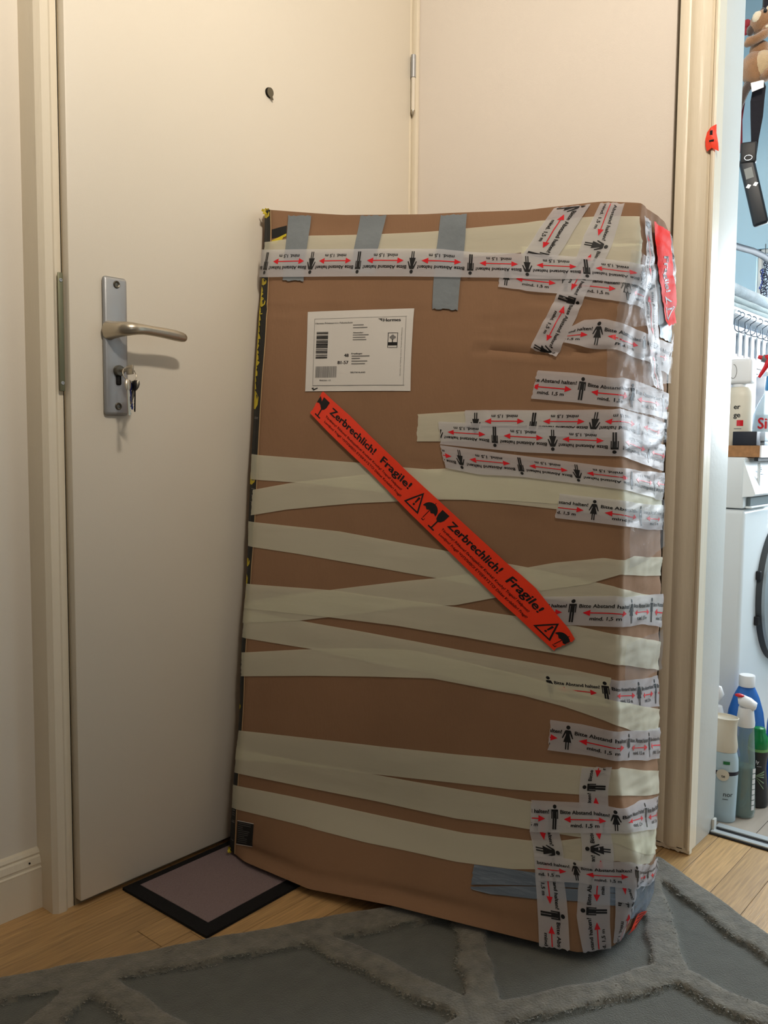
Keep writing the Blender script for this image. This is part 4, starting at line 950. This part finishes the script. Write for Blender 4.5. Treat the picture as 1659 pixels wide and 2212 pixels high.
def bottle(nm, label, cat, loc, parts, group=None):
    """parts: list of (part name, material, profile, kwargs)"""
    t = thing(nm, label, cat, loc, group)
    for pn, m, prof_, kw in parts:
        bm = bmesh.new(); lathe(bm, prof_, kw.get('c', (0, 0, 0)), kw.get('n', 28), kw.get('sx', 1), kw.get('sy', 1), kw.get('rz', 0))
        obj(pn, bm, m, t, 45)
    return t
VIEW = math.atan2(-.296, -.955)
def wrap(par, txts, m, r, sx=1, sy=1, rz=0, nm='lettering', face=VIEW, gap=.0006):
    """flat art (x metres round the bottle, y height) bent round a squashed cylinder facing angle `face`"""
    a = Flat()
    for f in txts: f(a)
    xs_ = [v[0] for v in a.V]; a.clip(min(xs_)-1e-5, max(xs_)+1e-5, .003)
    V_ = []
    for x, z in a.V:
        q = face-rz+x/r; X_, Y_ = math.cos(q)*(r+gap)*sx, math.sin(q)*(r+gap)*sy
        V_.append((X_*math.cos(rz)-Y_*math.sin(rz), X_*math.sin(rz)+Y_*math.cos(rz), z))
    return pymesh(nm, V_, a.F, m, par)

M_pl_w = mat('white_plastic', srgb(228, 228, 228), .35)
M_pl_c = mat('cream_plastic', srgb(214, 206, 188), .4)
M_pl_lb = mat('pale_blue_plastic', srgb(180, 202, 212), .3)
M_pl_b = mat('blue_plastic', srgb(44, 108, 190), .35)
M_pl_g = mat('green_plastic', srgb(16, 120, 60), .25)
M_pl_k = mat('charcoal_plastic', srgb(40, 40, 40), .3)
M_pl_p = mat('violet_plastic', srgb(104, 110, 186), .35)
M_liq = mat('clear_bottle', srgb(150, 174, 168), .08, alpha=.42, coat=1)
M_liq2 = mat('clear_plastic', srgb(190, 214, 222), .08, alpha=.45, coat=1)
M_redp = mat('red_plastic', srgb(196, 16, 30), .3)

# on the floor
b1 = bottle('softener_bottle', 'pale blue flat bottle with cream cap half hidden behind the white door jamb', 'bottle', (1.968, .648, 0),
   [('body', M_pl_lb, [(.028, 0), (.031, .004), (.031, .02), (.0325, .08), (.0335, .12), (.0325, .145), (.029, .162)], dict(sx=.75, sy=1.05)),
    ('cap', M_pl_c, [(.0285, .1625), (.0300, .172), (.0300, .178), (.0275, .200), (.0275, .228), (.0300, .238), (.0310, .240), (.0285, .2405), (.0270, .236), (.020, .234)], dict(sx=.8, sy=1.05)),
    ('band', mat('navy_band', srgb(24, 26, 44), .4), [(.0329, .1105), (.0336, .114), (.0337, .118), (.0336, .1200)], dict(sx=.76, sy=1.055))])
b1['label'] = 'pale blue flat bottle with cream cap half hidden behind the white door jamb'
wrap(b1, [lambda a: a.text('nor', .0015, .068, .011, bold=.0), lambda a: a.rect(.0, .055, .012, .0562)], M_ink, .0325, .76, 1.055, face=VIEW)
wrap(b1, [lambda a: a.rect(-.001, .137, .013, .144)], mat('green_mark', srgb(30, 110, 60), .5), .0335, .76, 1.055, nm='green_mark')
wrap(b1, [lambda a: a.disc(-.001, .112, .0135, 24)], M_pl_c, .0345, .76, 1.055, nm='badge')
wrap(b1, [lambda a: a.text('te', -.004, .110, .007, bold=.02)], M_ink, .0352, .76, 1.055, nm='badge_print')

b2 = bottle('spray_bottle', 'clear spray bottle with white head standing before the blue jug', 'bottle', (2.020, .617, 0),
   [('body', M_liq, [(.018, .0008), (.026, .003), (.0285, .012), (.028, .03), (.0255, .09), (.0235, .14), (.0205, .190), (.019, .212)], {}),
    ('collar', M_pl_w, [(.0200, .2125), (.0205, .222), (.0175, .245), (.0165, .256)], {}),
    ('water', mat('grey_green_liquid', srgb(94, 112, 104), .1, alpha=.72), [(.016, .003), (.0240, .006), (.0265, .012), (.0258, .03), (.0236, .09), (.0222, .118)], {})])
b2['label'] = 'clear spray bottle with white head standing before the blue jug'
hr = Vector((.296, -.955, 0))
bm = bmesh.new()
tube(bm, [hr*-.018+Vector((0, 0, .270)), hr*-.010+Vector((0, 0, .271)), hr*.004+Vector((0, 0, .266)), hr*.018+Vector((0, 0, .258)), hr*.021+Vector((0, 0, .257))], [.010, .0165, .0165, .0140, .006], 18, squash=(1, .82))
obj('spray_head', bm, M_pl_w, b2, 60)
bm = bmesh.new(); p_ = hr*-.014+Vector((-.004, 0, .283)); blob(bm, p_, (.009, .011, .004), 2); obj('nozzle', bm, M_redp, b2, 180)
wrap(b2, [lambda a: [a.rect(.010, .022+q*.0125, .0185, .0325+q*.0125) for q in range(8)]], M_pl_w, .0275, face=VIEW+.35, nm='side_label', gap=.0018)
wrap(b2, [lambda a: a.disc(-.010, .099, .0055, 16)], M_redp, .0262, face=VIEW-.35, nm='red_mark', gap=.0014)

b3 = bottle('cleaner_bottle', 'waisted charcoal bottle with a green cap beside the clear spray bottle', 'bottle', (2.104, .611, 0),
   [('body', M_pl_k, [(.022, 0), (.0265, .003), (.0275, .012), (.025, .045), (.0205, .078), (.0195, .095), (.0215, .115), (.0235, .128), (.023, .134)], {}),
    ('cap_ring', mat('pale_green_ring', srgb(110, 160, 96), .4), [(.0235, .1345), (.0235, .141)], {}),
    ('cap', M_pl_g, [(.0225, .1415), (.0235, .150), (.0215, .166), (.0150, .176), (.0150, .183), (.0130, .188), (.0065, .190)], {})])
b3['label'] = 'waisted charcoal bottle with a green cap beside the clear spray bottle'
wrap(b3, [lambda a: a.text('ly', -.004, .112, .008), lambda a: a.rect(-.002, .1005, .008, .1012)], M_pl_w, .0225, face=VIEW, gap=.0012)
wrap(b3, [lambda a: [a.poly([(-.006, .078), (.014, .078+q*.007), (.014, .0745+q*.007)]) for q in (-4, -2, 0, 1, 2)]], mat('pale_green_print', srgb(150, 176, 140), .5), .0245, face=VIEW, nm='leaf_print', gap=.002)

def jug(loc, label, gz=0):
    b = bottle('detergent_jug', label, 'bottle', loc,
       [('body', M_pl_b, [(.038, 0), (.042, .006), (.0455, .05), (.0465, .12), (.0450, .165), (.0400, .205), (.0300, .240), (.0200, .262), (.0180, .266)], dict(sx=.62, sy=1.0, rz=.3)),
        ('cap', M_pl_w, [(.0185, .2665), (.0190, .268), (.0190, .292), (.0178, .2945), (.010, .295)], {})], 'blue detergent jugs on the laundry floor')
    b['label'] = label
    bm = bmesh.new(); k = Vector(hr)*.020+Vector((-.0250, -.004, .222)); blob(bm, k, (.004, .0045, .0085), 2); obj('grip_hole', bm, M_pl_lb, b, 180)
    return b
jug((2.165, .662, 0), 'blue detergent jug with a white screw cap behind the clear spray bottle')
jug((2.240, .586, 0), 'blue detergent jug cut off by the right edge of the picture')
b4 = bottle('pump_bottle', 'small dark bottle with a violet cap between softener and clear spray bottle', 'bottle', (2.045, .651, 0),
   [('body', mat('navy_plastic', srgb(26, 32, 56), .3), [(.016, 0), (.018, .004), (.018, .09), (.0165, .128)], {}),
    ('cap', M_pl_p, [(.0165, .1285), (.0160, .134), (.0090, .158), (.0085, .168), (.0118, .180), (.0118, .195), (.0095, .205), (.004, .207)], {})])
b5 = bottle('trigger_bottle', 'black bottle with a white spray head behind the softener bottle', 'bottle', (2.100, .7100, 0),
   [('body', M_pl_k, [(.018, 0), (.019, .004), (.019, .15), (.0170, .1840)], {}),
    ('collar', M_pl_w, [(.0170, .1845), (.0172, .200), (.0120, .222)], {})])
bm = bmesh.new(); tube(bm, [hr*-.025+Vector((0, 0, .216)), hr*-.012+Vector((0, 0, .236)), hr*.0+Vector((0, 0, .242)), hr*.005+Vector((0, 0, .252)), hr*.001+Vector((0, 0, .265)), hr*-.008+Vector((0, 0, .270))], [.006, .010, .011, .0105, .0095, .005], 14); obj('spray_head', bm, M_pl_w, b5, 60)
bm = bmesh.new(); tube(bm, [hr*-.020+Vector((-.012, 0, .222)), hr*-.004+Vector((-.014, 0, .216)), hr*.004+Vector((-.013, 0, .210))], [.004, .005, .002], 8); obj('trigger', bm, M_black, b5, 60)

# on the worktop
c1 = bottle('cream_bottle', 'cream bottle with black lettering and a red square on the worktop by the jamb', 'bottle', (2.300, .752, CZ),
   [('body', M_pl_c, [(.033, 0), (.035, .004), (.035, .125), (.033, .138), (.024, .150)], dict(sx=.75, sy=1)), ('neck', M_pl_w, [(.018, .1505), (.018, .158)], {})])
wrap(c1, [lambda a: a.text('er', -.014, .100, .013, bold=.05), lambda a: a.text('ge', -.014, .079, .013, bold=.05)], M_ink, .035, .75, 1)
wrap(c1, [lambda a: a.rect(-.006, .050, .010, .065)], M_redp, .035, .75, 1, nm='red_square')
wrap(c1, [lambda a: a.rect(-.012, .0420, .006, .0440), lambda a: a.rect(-.012, .028, .0, .0295)], M_greyink, .035, .75, 1, nm='fine_print')
bm = bmesh.new(); bx(bm, (-.022, -.036, .1585), (.022, .034, .222), .009, 3); c1g = obj('cap', bm, M_pl_w, c1, 35); c1g.rotation_euler = (0, 0, 0)
bm = bmesh.new(); tube(bm, [(-.0225, .010+math.cos(q)*.0085, .190+math.sin(q)*.018) for q in [math.pi*(-.25+1.75*i/20)*-1 for i in range(21)]], .0007, 6); obj('embossed_mark', bm, M_greyink, c1g)

def small_box(nm, label, lo, hi, m, bev=.0015):
    t = box(nm, (-(hi[0]-lo[0])/2, -(hi[1]-lo[1])/2, 0), ((hi[0]-lo[0])/2, (hi[1]-lo[1])/2, hi[2]-lo[2]), m, None, bev, 2)
    t.location = ((lo[0]+hi[0])/2, (lo[1]+hi[1])/2, lo[2]); t['label'] = label; t['category'] = 'box'; return t
small_box('black_box', 'small black box at the left end of the worktop', (2.240, .686, CZ), (2.272, .745, .894), mat('navy_card', srgb(22, 24, 36), .5))
small_box('pale_blue_tin', 'flat pale grey-blue box on the worktop beside the black box', (2.292, .682, CZ), (2.330, .712, .8705), mat('grey_blue_card', srgb(150, 170, 186), .5))
small_box('pale_blue_box', 'small pale blue box standing on the flat grey-blue box', (2.284, .679, .8707), (2.328, .706, .894), mat('pale_blue_card', srgb(196, 214, 232), .5))
st_ = small_box('storage_tub', 'tall bluish-white tub behind the cream bottle on the worktop', (2.42, .80, CZ), (2.60, .98, 1.078), mat('tub_plastic', srgb(196, 206, 222), .4), .012)
bm = bmesh.new(); bx(bm, (-.094, -.094, .205), (.094, .094, .2195), .004, 2); obj('lid', bm, M_grey, st_, 35)
small_box('white_carton', 'bright white carton behind the red-trigger spray bottle', (2.62, .785, CZ), (2.72, .87, 1.060), M_pl_w, .002)
sb = bottle('window_cleaner', 'big clear spray bottle with red trigger and red lettering on the worktop', 'bottle', (2.480, .722, CZ),
   [('body', M_liq2, [(.050, 0), (.054, .006), (.054, .05), (.048, .085), (.036, .115), (.023, .140), (.019, .150)], dict(sx=.62, sy=1, rz=.3)),
    ('neck', mat('blue_neck', srgb(58, 138, 188), .3), [(.0195, .1505), (.0205, .155), (.0185, .185), (.0175, .190)], {}),
    ('liquid', mat('pale_liquid', srgb(150, 170, 186), .15, alpha=.5), [(.046, .002), (.050, .008), (.050, .05), (.044, .085)], dict(sx=.58, sy=.98, rz=.3))])
wrap(sb, [lambda a: a.text('Sidol', -.036, .062, .030, width=.075, bold=.05)], M_redp, .054, .62, 1, .3, face=VIEW, gap=.001)
wrap(sb, [lambda a: a.poly([(-.012, .030), (.0, .034), (.02, .037), (.04, .036), (.04, .027), (.01, .0265)])], mat('blue_swoosh', srgb(70, 140, 190), .4), .054, .62, 1, .3, nm='swoosh', gap=.001)
bm = bmesh.new(); tube(bm, [hr*.010+Vector((0, 0, .188)), hr*.012+Vector((0, 0, .205)), hr*.004+Vector((0, 0, .222)), hr*-.012+Vector((0, 0, .234)), hr*-.030+Vector((0, 0, .240))], [.017, .016, .014, .012, .010], 14)
obj('spray_head', bm, mat('grey_head', srgb(100, 104, 100), .4), sb, 60)
bm = bmesh.new(); tube(bm, [hr*-.010+Vector((-.008, 0, .238)), hr*-.012+Vector((-.008, 0, .230)), hr*-.018+Vector((-.008, 0, .214)), hr*-.026+Vector((-.008, 0, .200)), hr*-.034+Vector((-.008, 0, .186))], [.004, .0085, .0080, .0065, .005], 12, squash=(1, .8)); obj('trigger', bm, M_redp, sb, 60)
bm = bmesh.new(); blob(bm, hr*-.016+Vector((-.006, 0, .240)), (.007, .009, .008), 2); obj('trigger_pivot', bm, M_redp, sb, 180)
bm = bmesh.new(); tube(bm, [hr*-.030+Vector((0, 0, .240)), hr*-.041+Vector((0, 0, .243))], [.0062, .0050], 12); obj('nozzle', bm, M_redp, sb, 30)

# white rack over the worktop: slats, shelf, towels, rail with hooks
M_rk = mat('white_rack_paint', srgb(226, 234, 240), .4)
rk = thing('slatted_rack', 'white slatted rack standing at the back of the worktop below the folded blankets', 'rack', (2.40, .80, CZ))
def rk_(nm, lo, hi, m=M_rk, bev=.001): return rb_(nm, lo, hi, m, rk, bev, 1, rk)
for x_ in (2.39, 3.10): rk_('post', (x_, .742, CZ), (x_+.02, .79, 1.205)) if x_ > 3 else rk_('post', (x_, .995, CZ), (x_+.02, 1.02, 1.205))
rk_('post', (3.10, .995, CZ), (3.12, 1.02, 1.205))
rk_('rail', (2.34, .795, 1.080), (3.12, .810, 1.106), mat('rose_white', srgb(226, 212, 210), .4)); rk_('rail', (2.34, .795, 1.160), (3.12, .810, 1.180))
x_ = 2.352
k = 0
while x_ < 3.08: rk_('slat', (x_, .792, 1.100), (x_+.026, .797, 1.166)); x_ += .0515; k += 1
rk_('back_panel', (2.34, .830, 1.090), (3.12, .836, 1.200), mat('grey_back', srgb(128, 142, 152), .7))
rk_('shelf', (2.16, .752, 1.1985), (3.12, 1.05, 1.2085)); rk_('side_bracket', (2.34, .80, 1.09), (2.352, 1.02, 1.199))
M_cloth = mat('sage_blanket', srgb(158, 172, 172), .95, noise_scale=9, noise_amt=.08, bump=.5, bump_scale=300, sheen=.3)
M_cloth2 = mat('leafy_blanket', srgb(150, 162, 168), .95, noise_scale=20, noise_amt=.30, bump=.4, bump_scale=300, sheen=.3)
def folded(nm, label, x0, x1, y0, y1, z0, z1, m, seed, layers=2):
    t = thing(nm, label, 'blanket', ((x0+x1)/2, (y0+y1)/2, z0), 'folded blankets on the laundry rack')
    h_ = (z1-z0)/layers
    for L_ in range(layers):
        bm = bmesh.new(); nx, nr = 26, 12
        rings = []
        for i in range(nx+1):
            u = i/nx; X_ = -(x1-x0)/2+(x1-x0)*u; e = min(1, 8*min(u, 1-u)+.35); ring_ = []
            for j in range(nr):
                q = 2*math.pi*j/nr; cy, cz = math.cos(q), math.sin(q)
                sy_ = math.copysign(abs(cy)**.35, cy)*(y1-y0)/2; sz_ = math.copysign(abs(cz)**.5, cz)*h_/2*e
                nn = noise.noise(Vector((X_*14+seed, L_*3+j*.5, seed)))*.006
                ring_.append(bm.verts.new((X_, sy_+nn, h_*(L_+.5)+sz_*.98+nn*.3*(1 if cz > 0 else 0))))
            rings.append(ring_)
        for i in range(nx):
            for j in range(nr): bm.faces.new((rings[i][j], rings[i][(j+1) % nr], rings[i+1][(j+1) % nr], rings[i+1][j]))
        bm.faces.new(rings[0]); bm.faces.new(list(reversed(rings[-1]))); obj('fold', bm, m, t, 180)
    return t
folded('blanket', 'plain sage folded blanket lying directly on the rack shelf', 2.17, 2.75, .752, 1.02, 1.209, 1.240, M_cloth, 1)
folded('blanket', 'grey leaf-patterned folded blanket on top of the plain one', 2.16, 2.72, .750, 1.00, 1.2415, 1.272, M_cloth2, 2, 1)
rl = thing('hook_rail', 'shiny metal rail below the blankets carrying a row of hooks', 'rail', (2.20, .740, 1.188))
bm = bmesh.new(); tube(bm, [(0, 0, 0), (.80, 0, 0)], .0042, 12); obj('tube', bm, mat('bright_rail', srgb(214, 222, 228), .2, metal=.8), rl, 60)
for x_ in (.02, .40, .78):
    bm = bmesh.new(); bx(bm, (x_-.003, -.001, -.001), (x_+.003, .014, .0104)); obj('bracket', bm, M_rk, rl)
M_hook = mat('hook_steel', srgb(96, 108, 122), .3, metal=1)
HK = ['leftmost steel S-hook on the rail, next to the jamb', 'second steel S-hook from the jamb on the rail', 'third steel S-hook from the jamb on the rail', 'fourth steel S-hook from the jamb on the rail', 'fifth steel S-hook from the jamb on the rail', 'sixth steel S-hook from the jamb, near the picture edge', 'last steel S-hook at the picture edge']
hk_me = None
for q, x_ in enumerate((2.228, 2.256, 2.306, 2.350, 2.402, 2.450, 2.498)):
    if hk_me is None:
        bm = bmesh.new()
        pts = [(.0, .0075*math.cos(t_)*1.0, .0075*math.sin(t_)) for t_ in [math.pi*(-.15+1.15*i/10) for i in range(11)]]
        pts = [(0, -p[1], p[2]) for p in pts][::-1]
        pts += [(.0, .0066, -.012), (-.001, .0060, -.030)]+[(-.001+.006*(1-math.cos(t_)), .006-.0115*(1-math.cos(t_)), -.034-.0105*math.sin(t_)) for t_ in [math.pi*i/10 for i in range(11)]]
        pts += [(.012, -.0175, -.028)]
        tube(bm, pts, .0013, 8); o = obj('s_hook', bm, M_hook, None, 60); hk_me = o.data
    else: o = bpy.data.objects.new('s_hook', hk_me); COL.objects.link(o)
    o.location = (x_, .740, 1.1870); o['label'] = HK[q]; o['category'] = 'hook'; o['group'] = 'S-hooks on the laundry rail'
# curved dark tube above
cr_t = thing('curved_rod', 'dark grey curved rod arching above the folded blankets', 'rod', (1.902, .76, 1.35))
bm = bmesh.new(); tube(bm, [(x_-1.902, 0, z_-1.35) for x_, z_ in ((1.902, 1.330), (2.05, 1.345), (2.20, 1.356), (2.268, 1.361), (2.383, 1.371), (2.46, 1.373), (2.54, 1.369), (2.66, 1.350), (2.78, 1.310))], .0085, 12)
obj('tube', bm, mat('rod_grey', srgb(48, 56, 66), .6), cr_t, 60)
bm = bmesh.new(); lathe(bm, [(.018, 0), (.018, .004), (.010, .006)], n=20); f_ = obj('wall_rosette', bm, M_grey, cr_t, 30, loc=(.0, 0, -.020)); f_.rotation_euler = (0, math.pi/2, 0)
# lacy strand in the window
lc = thing('window_strand', 'dark lacy strand with blue hanging in front of the bright laundry window', 'curtain', (3.13, .955, 1.50))
bm = bmesh.new(); rr = random.Random(3)
for q in range(16):
    z_ = -.008*q; c_ = Vector((.0, -.006+rr.uniform(-.010, .012), z_)); r_ = rr.uniform(.006, .011)
    tube(bm, [c_+Vector((0, math.cos(t_)*r_, math.sin(t_)*r_)) for t_ in [2*math.pi*i/10 for i in range(11)]], .0018, 6, cap=False)
obj('lace', bm, mat('lace_dark', srgb(24, 30, 52), .6), lc)
bm = bmesh.new(); rr = random.Random(4)
for q in range(7): blob(bm, (0, .010+rr.uniform(-.004, .004), -.035-.010*q), (.002, .0045, .006), 1)
obj('blue_bead', bm, mat('bead_blue', srgb(70, 84, 150), .3), lc)
bm = bmesh.new(); tube(bm, [(.0, .0, .052), (0, 0, -.125)], .0012, 6); obj('string', bm, M_black, lc)

# hanging things by the laundry side of the jamb
hrl = thing('hanging_pole', 'metal pole above the picture that carries the plush animal and the lanyard', 'pole', (1.90, .66, 2.05))
bm = bmesh.new(); tube(bm, [(0.001, 0, 0), (1.299, 0, 0)], .009, 14); obj('tube', bm, M_chrome, hrl, 60)
UPV = Vector((0, 0, 1)); HA = Vector((2.06, .647, 1.546)); VD = Vector((-.955, -.296, 0))
def hp(a_, b_, d_=0): return HA+hr*a_+UPV*b_+VD*d_
pt = thing('plush_animal', 'small brown plush animal with a red bow hanging beside the jamb', 'plush toy', hp(0, .16))
def pp(a_, b_, d_=0): return hp(a_-.012, b_-.018, d_)-Vector(pt.location)
M_pb = mat('brown_plush', srgb(150, 108, 70), .98, noise_scale=60, noise_amt=.2, bump=.8, bump_scale=500, sheen=.5)
M_pl = mat('tan_plush', srgb(196, 168, 128), .98, noise_scale=60, noise_amt=.12, bump=.8, bump_scale=500, sheen=.5)
M_pw = mat('pale_plush', srgb(222, 206, 178), .98, bump=.6, bump_scale=500, sheen=.5)
M_pd = mat('dark_plush', srgb(70, 56, 48), .98, bump=.6, bump_scale=500, sheen=.5)
bm = bmesh.new(); blob(bm, pp(-.006, .174), (.031, .033, .037), 3); blob(bm, pp(.000, .212), (.020, .022, .022), 2); obj('body', bm, M_pb, pt, 180)
bm = bmesh.new(); blob(bm, pp(.008, .176, .010), (.024, .024, .030), 3); obj('belly_patch', bm, M_pl, pt, 180)
hd = None
bm = bmesh.new(); blob(bm, pp(.006, .270), (.027, .029, .027), 3); blob(bm, pp(.020, .250, .010), (.018, .020, .014), 2); hd = obj('head', bm, M_pb, pt, 180)
bm = bmesh.new(); blob(bm, pp(-.006, .276, .016), (.011, .012, .014), 2); blob(bm, pp(.018, .292, .012), (.009, .009, .008), 2); blob(bm, pp(.020, .250, .020), (.010, .013, .006), 2); obj('face_patch', bm, M_pw, hd, 180)
bm = bmesh.new(); blob(bm, pp(.009, .284, .026), (.004, .004, .0045), 2); obj('eye', bm, M_black, hd, 180)
bm = bmesh.new(); blob(bm, pp(.004, .297, .0), (.004, .005, .006), 2); obj('ear', bm, M_pd, hd, 180)
bm = bmesh.new(); blob(bm, pp(-.020, .256, .004), (.008, .009, .012), 2); obj('ear', bm, M_pd, hd, 180)
bm = bmesh.new(); blob(bm, pp(-.028, .274), (.006, .009, .010), 2); blob(bm, pp(-.030, .258), (.006, .008, .009), 2); obj('bow', bm, mat('red_bow', srgb(130, 30, 40), .8), pt, 180)
bm = bmesh.new(); tube(bm, [pp(-.029, .219, .02), pp(-.022, .223, .026), pp(-.006, .226, .028), pp(.008, .234, .026), pp(.020, .242, .02)], [.006, .0105, .0095, .0095, .007], 12); obj('arm', bm, M_pb, pt, 180)
bm = bmesh.new(); tube(bm, [pp(.010, .148, .01), pp(.022, .152, .02), pp(.034, .164, .02)], [.012, .012, .009], 12); obj('leg', bm, M_pb, pt, 180)
bm = bmesh.new(); tube(bm, [pp(-.014, .150), pp(-.026, .128), pp(-.034, .100), pp(-.038, .076)], [.012, .009, .006, .003], 10); obj('tail', bm, M_pd, pt, 180)
bm = bmesh.new()
for s_ in (0, 1):
    q = [pp(-.015, .137, .018), pp(.012, .140, .018), pp(.012, .124, .018), pp(-.012, .117, .018)]; 
vs = [bm.verts.new(p) for p in q]; vb = [bm.verts.new(p-VD*.0012) for p in q]; bm.faces.new(vs); bm.faces.new(list(reversed(vb)))
for i in range(4): bm.faces.new((vs[i], vb[i], vb[(i+1) % 4], vs[(i+1) % 4]))
obj('care_label', bm, M_pl_w, pt)
bm = bmesh.new(); tube(bm, [pp(.004, .295), hp(-.006, .42)-Vector(pt.location), Vector((2.062, .66, 2.041))-Vector(pt.location)], .0012, 6); obj('cord', bm, M_black, pt)

dv = thing('handheld_device', 'black handheld device with grey display hanging from a dark lanyard beside the jamb', 'device', hp(-.012, -.11))
def dp(a_, b_, d_=0): return hp(a_, b_, d_)-Vector(dv.location)
ly_ = thing('lanyard', 'dark lanyard with a wine-red inner side carrying the handheld device', 'strap', hp(0, .1))
def ribbon(nm, pts, m, th=.0015):
    bm = bmesh.new(); prev = None
    for a_, b_, w_, d_ in pts:
        a_ -= .006
        ring_ = [bm.verts.new(hp(a_-w_/2, b_, d_)-ly_.location), bm.verts.new(hp(a_+w_/2, b_, d_)-ly_.location), bm.verts.new(hp(a_+w_/2, b_, d_-th)-ly_.location), bm.verts.new(hp(a_-w_/2, b_, d_-th)-ly_.location)]
        if prev:
            for i in range(4): bm.faces.new((prev[i], prev[(i+1) % 4], ring_[(i+1) % 4], ring_[i]))
        else: bm.faces.new(ring_)
        prev = ring_
    bm.faces.new(list(reversed(prev))); return obj(nm, bm, m, ly_)
M_strap = mat('dark_strap', srgb(24, 22, 30), .9, bump=.4, bump_scale=600)
ribbon('strap', [(.004, .515, .010, -.05), (.002, .30, .012, -.05), (-.012, .205, .012, -.05), (-.004, .145, .018, -.045), (-.003, .116, .027, -.008), (-.006, .085, .029, .0), (-.006, .05, .026, .0), (-.008, .0, .016, .0), (-.010, -.040, .013, .0)], M_strap)
ribbon('inner_strap', [(-.012, .205, .010, -.054), (-.032, .150, .008, -.052), (-.040, .06, .007, -.036), (-.038, .0, .008, -.026), (-.036, -.020, .008, -.018)], mat('wine_strap', srgb(90, 20, 34), .9))
bm = bmesh.new(); bx(bm, (-.017, -.010, -.026), (.017, .010, .020), .004, 3); cl = obj('clip_block', bm, M_black, dv, 35); 
bm = bmesh.new(); bx(bm, (-.0165, -.009, -.085), (.0165, .009, .070), .006, 4); bd = obj('case', bm, mat('device_shell', srgb(18, 26, 34), .45), dv, 35)
bm = bmesh.new(); bx(bm, (-.0095, -.0098, .022), (.0070, -.0088, .046)); ds = obj('display', bm, mat('grey_display', srgb(96, 104, 104), .3), dv, None)
bm = bmesh.new()
for q in (-.008, .007):
    vs = [bm.verts.new((q+x_, -.0098, .006+z_)) for x_, z_ in ((-.006, -.001), (.0, -.005), (.006, .001), (0, .005))]; vb = [bm.verts.new((v.co.x, -.0086, v.co.z)) for v in vs]
    bm.faces.new(vs)
    for i in range(4): bm.faces.new((vs[i], vs[(i+1) % 4], vb[(i+1) % 4], vb[i]))
bt = obj('button', bm, mat('silver_button', srgb(190, 194, 196), .3, metal=.5), dv)
bm = bmesh.new(); tube(bm, [(math.cos(t_)*.008, -.0108, -.016+math.sin(t_)*.0055) for t_ in [2*math.pi*i/16 for i in range(17)]], .0012, 6, cap=False); rg = obj('ring', bm, M_chrome, cl)
hz_ = math.atan2(hr.y, hr.x)
for o_, a_, b_, tl in ((cl, -.026, -.026, 0), (bd, -.014, -.108, 14), (ds, -.014, -.108, 14), (bt, -.014, -.108, 14)):
    o_.location = dp(a_, b_, .002 if o_ is cl else 0)
    o_.matrix_basis = Matrix.Translation(o_.location) @ Matrix.Rotation(hz_, 4, 'Z') @ Matrix.Rotation(math.radians(-tl), 4, 'Y')
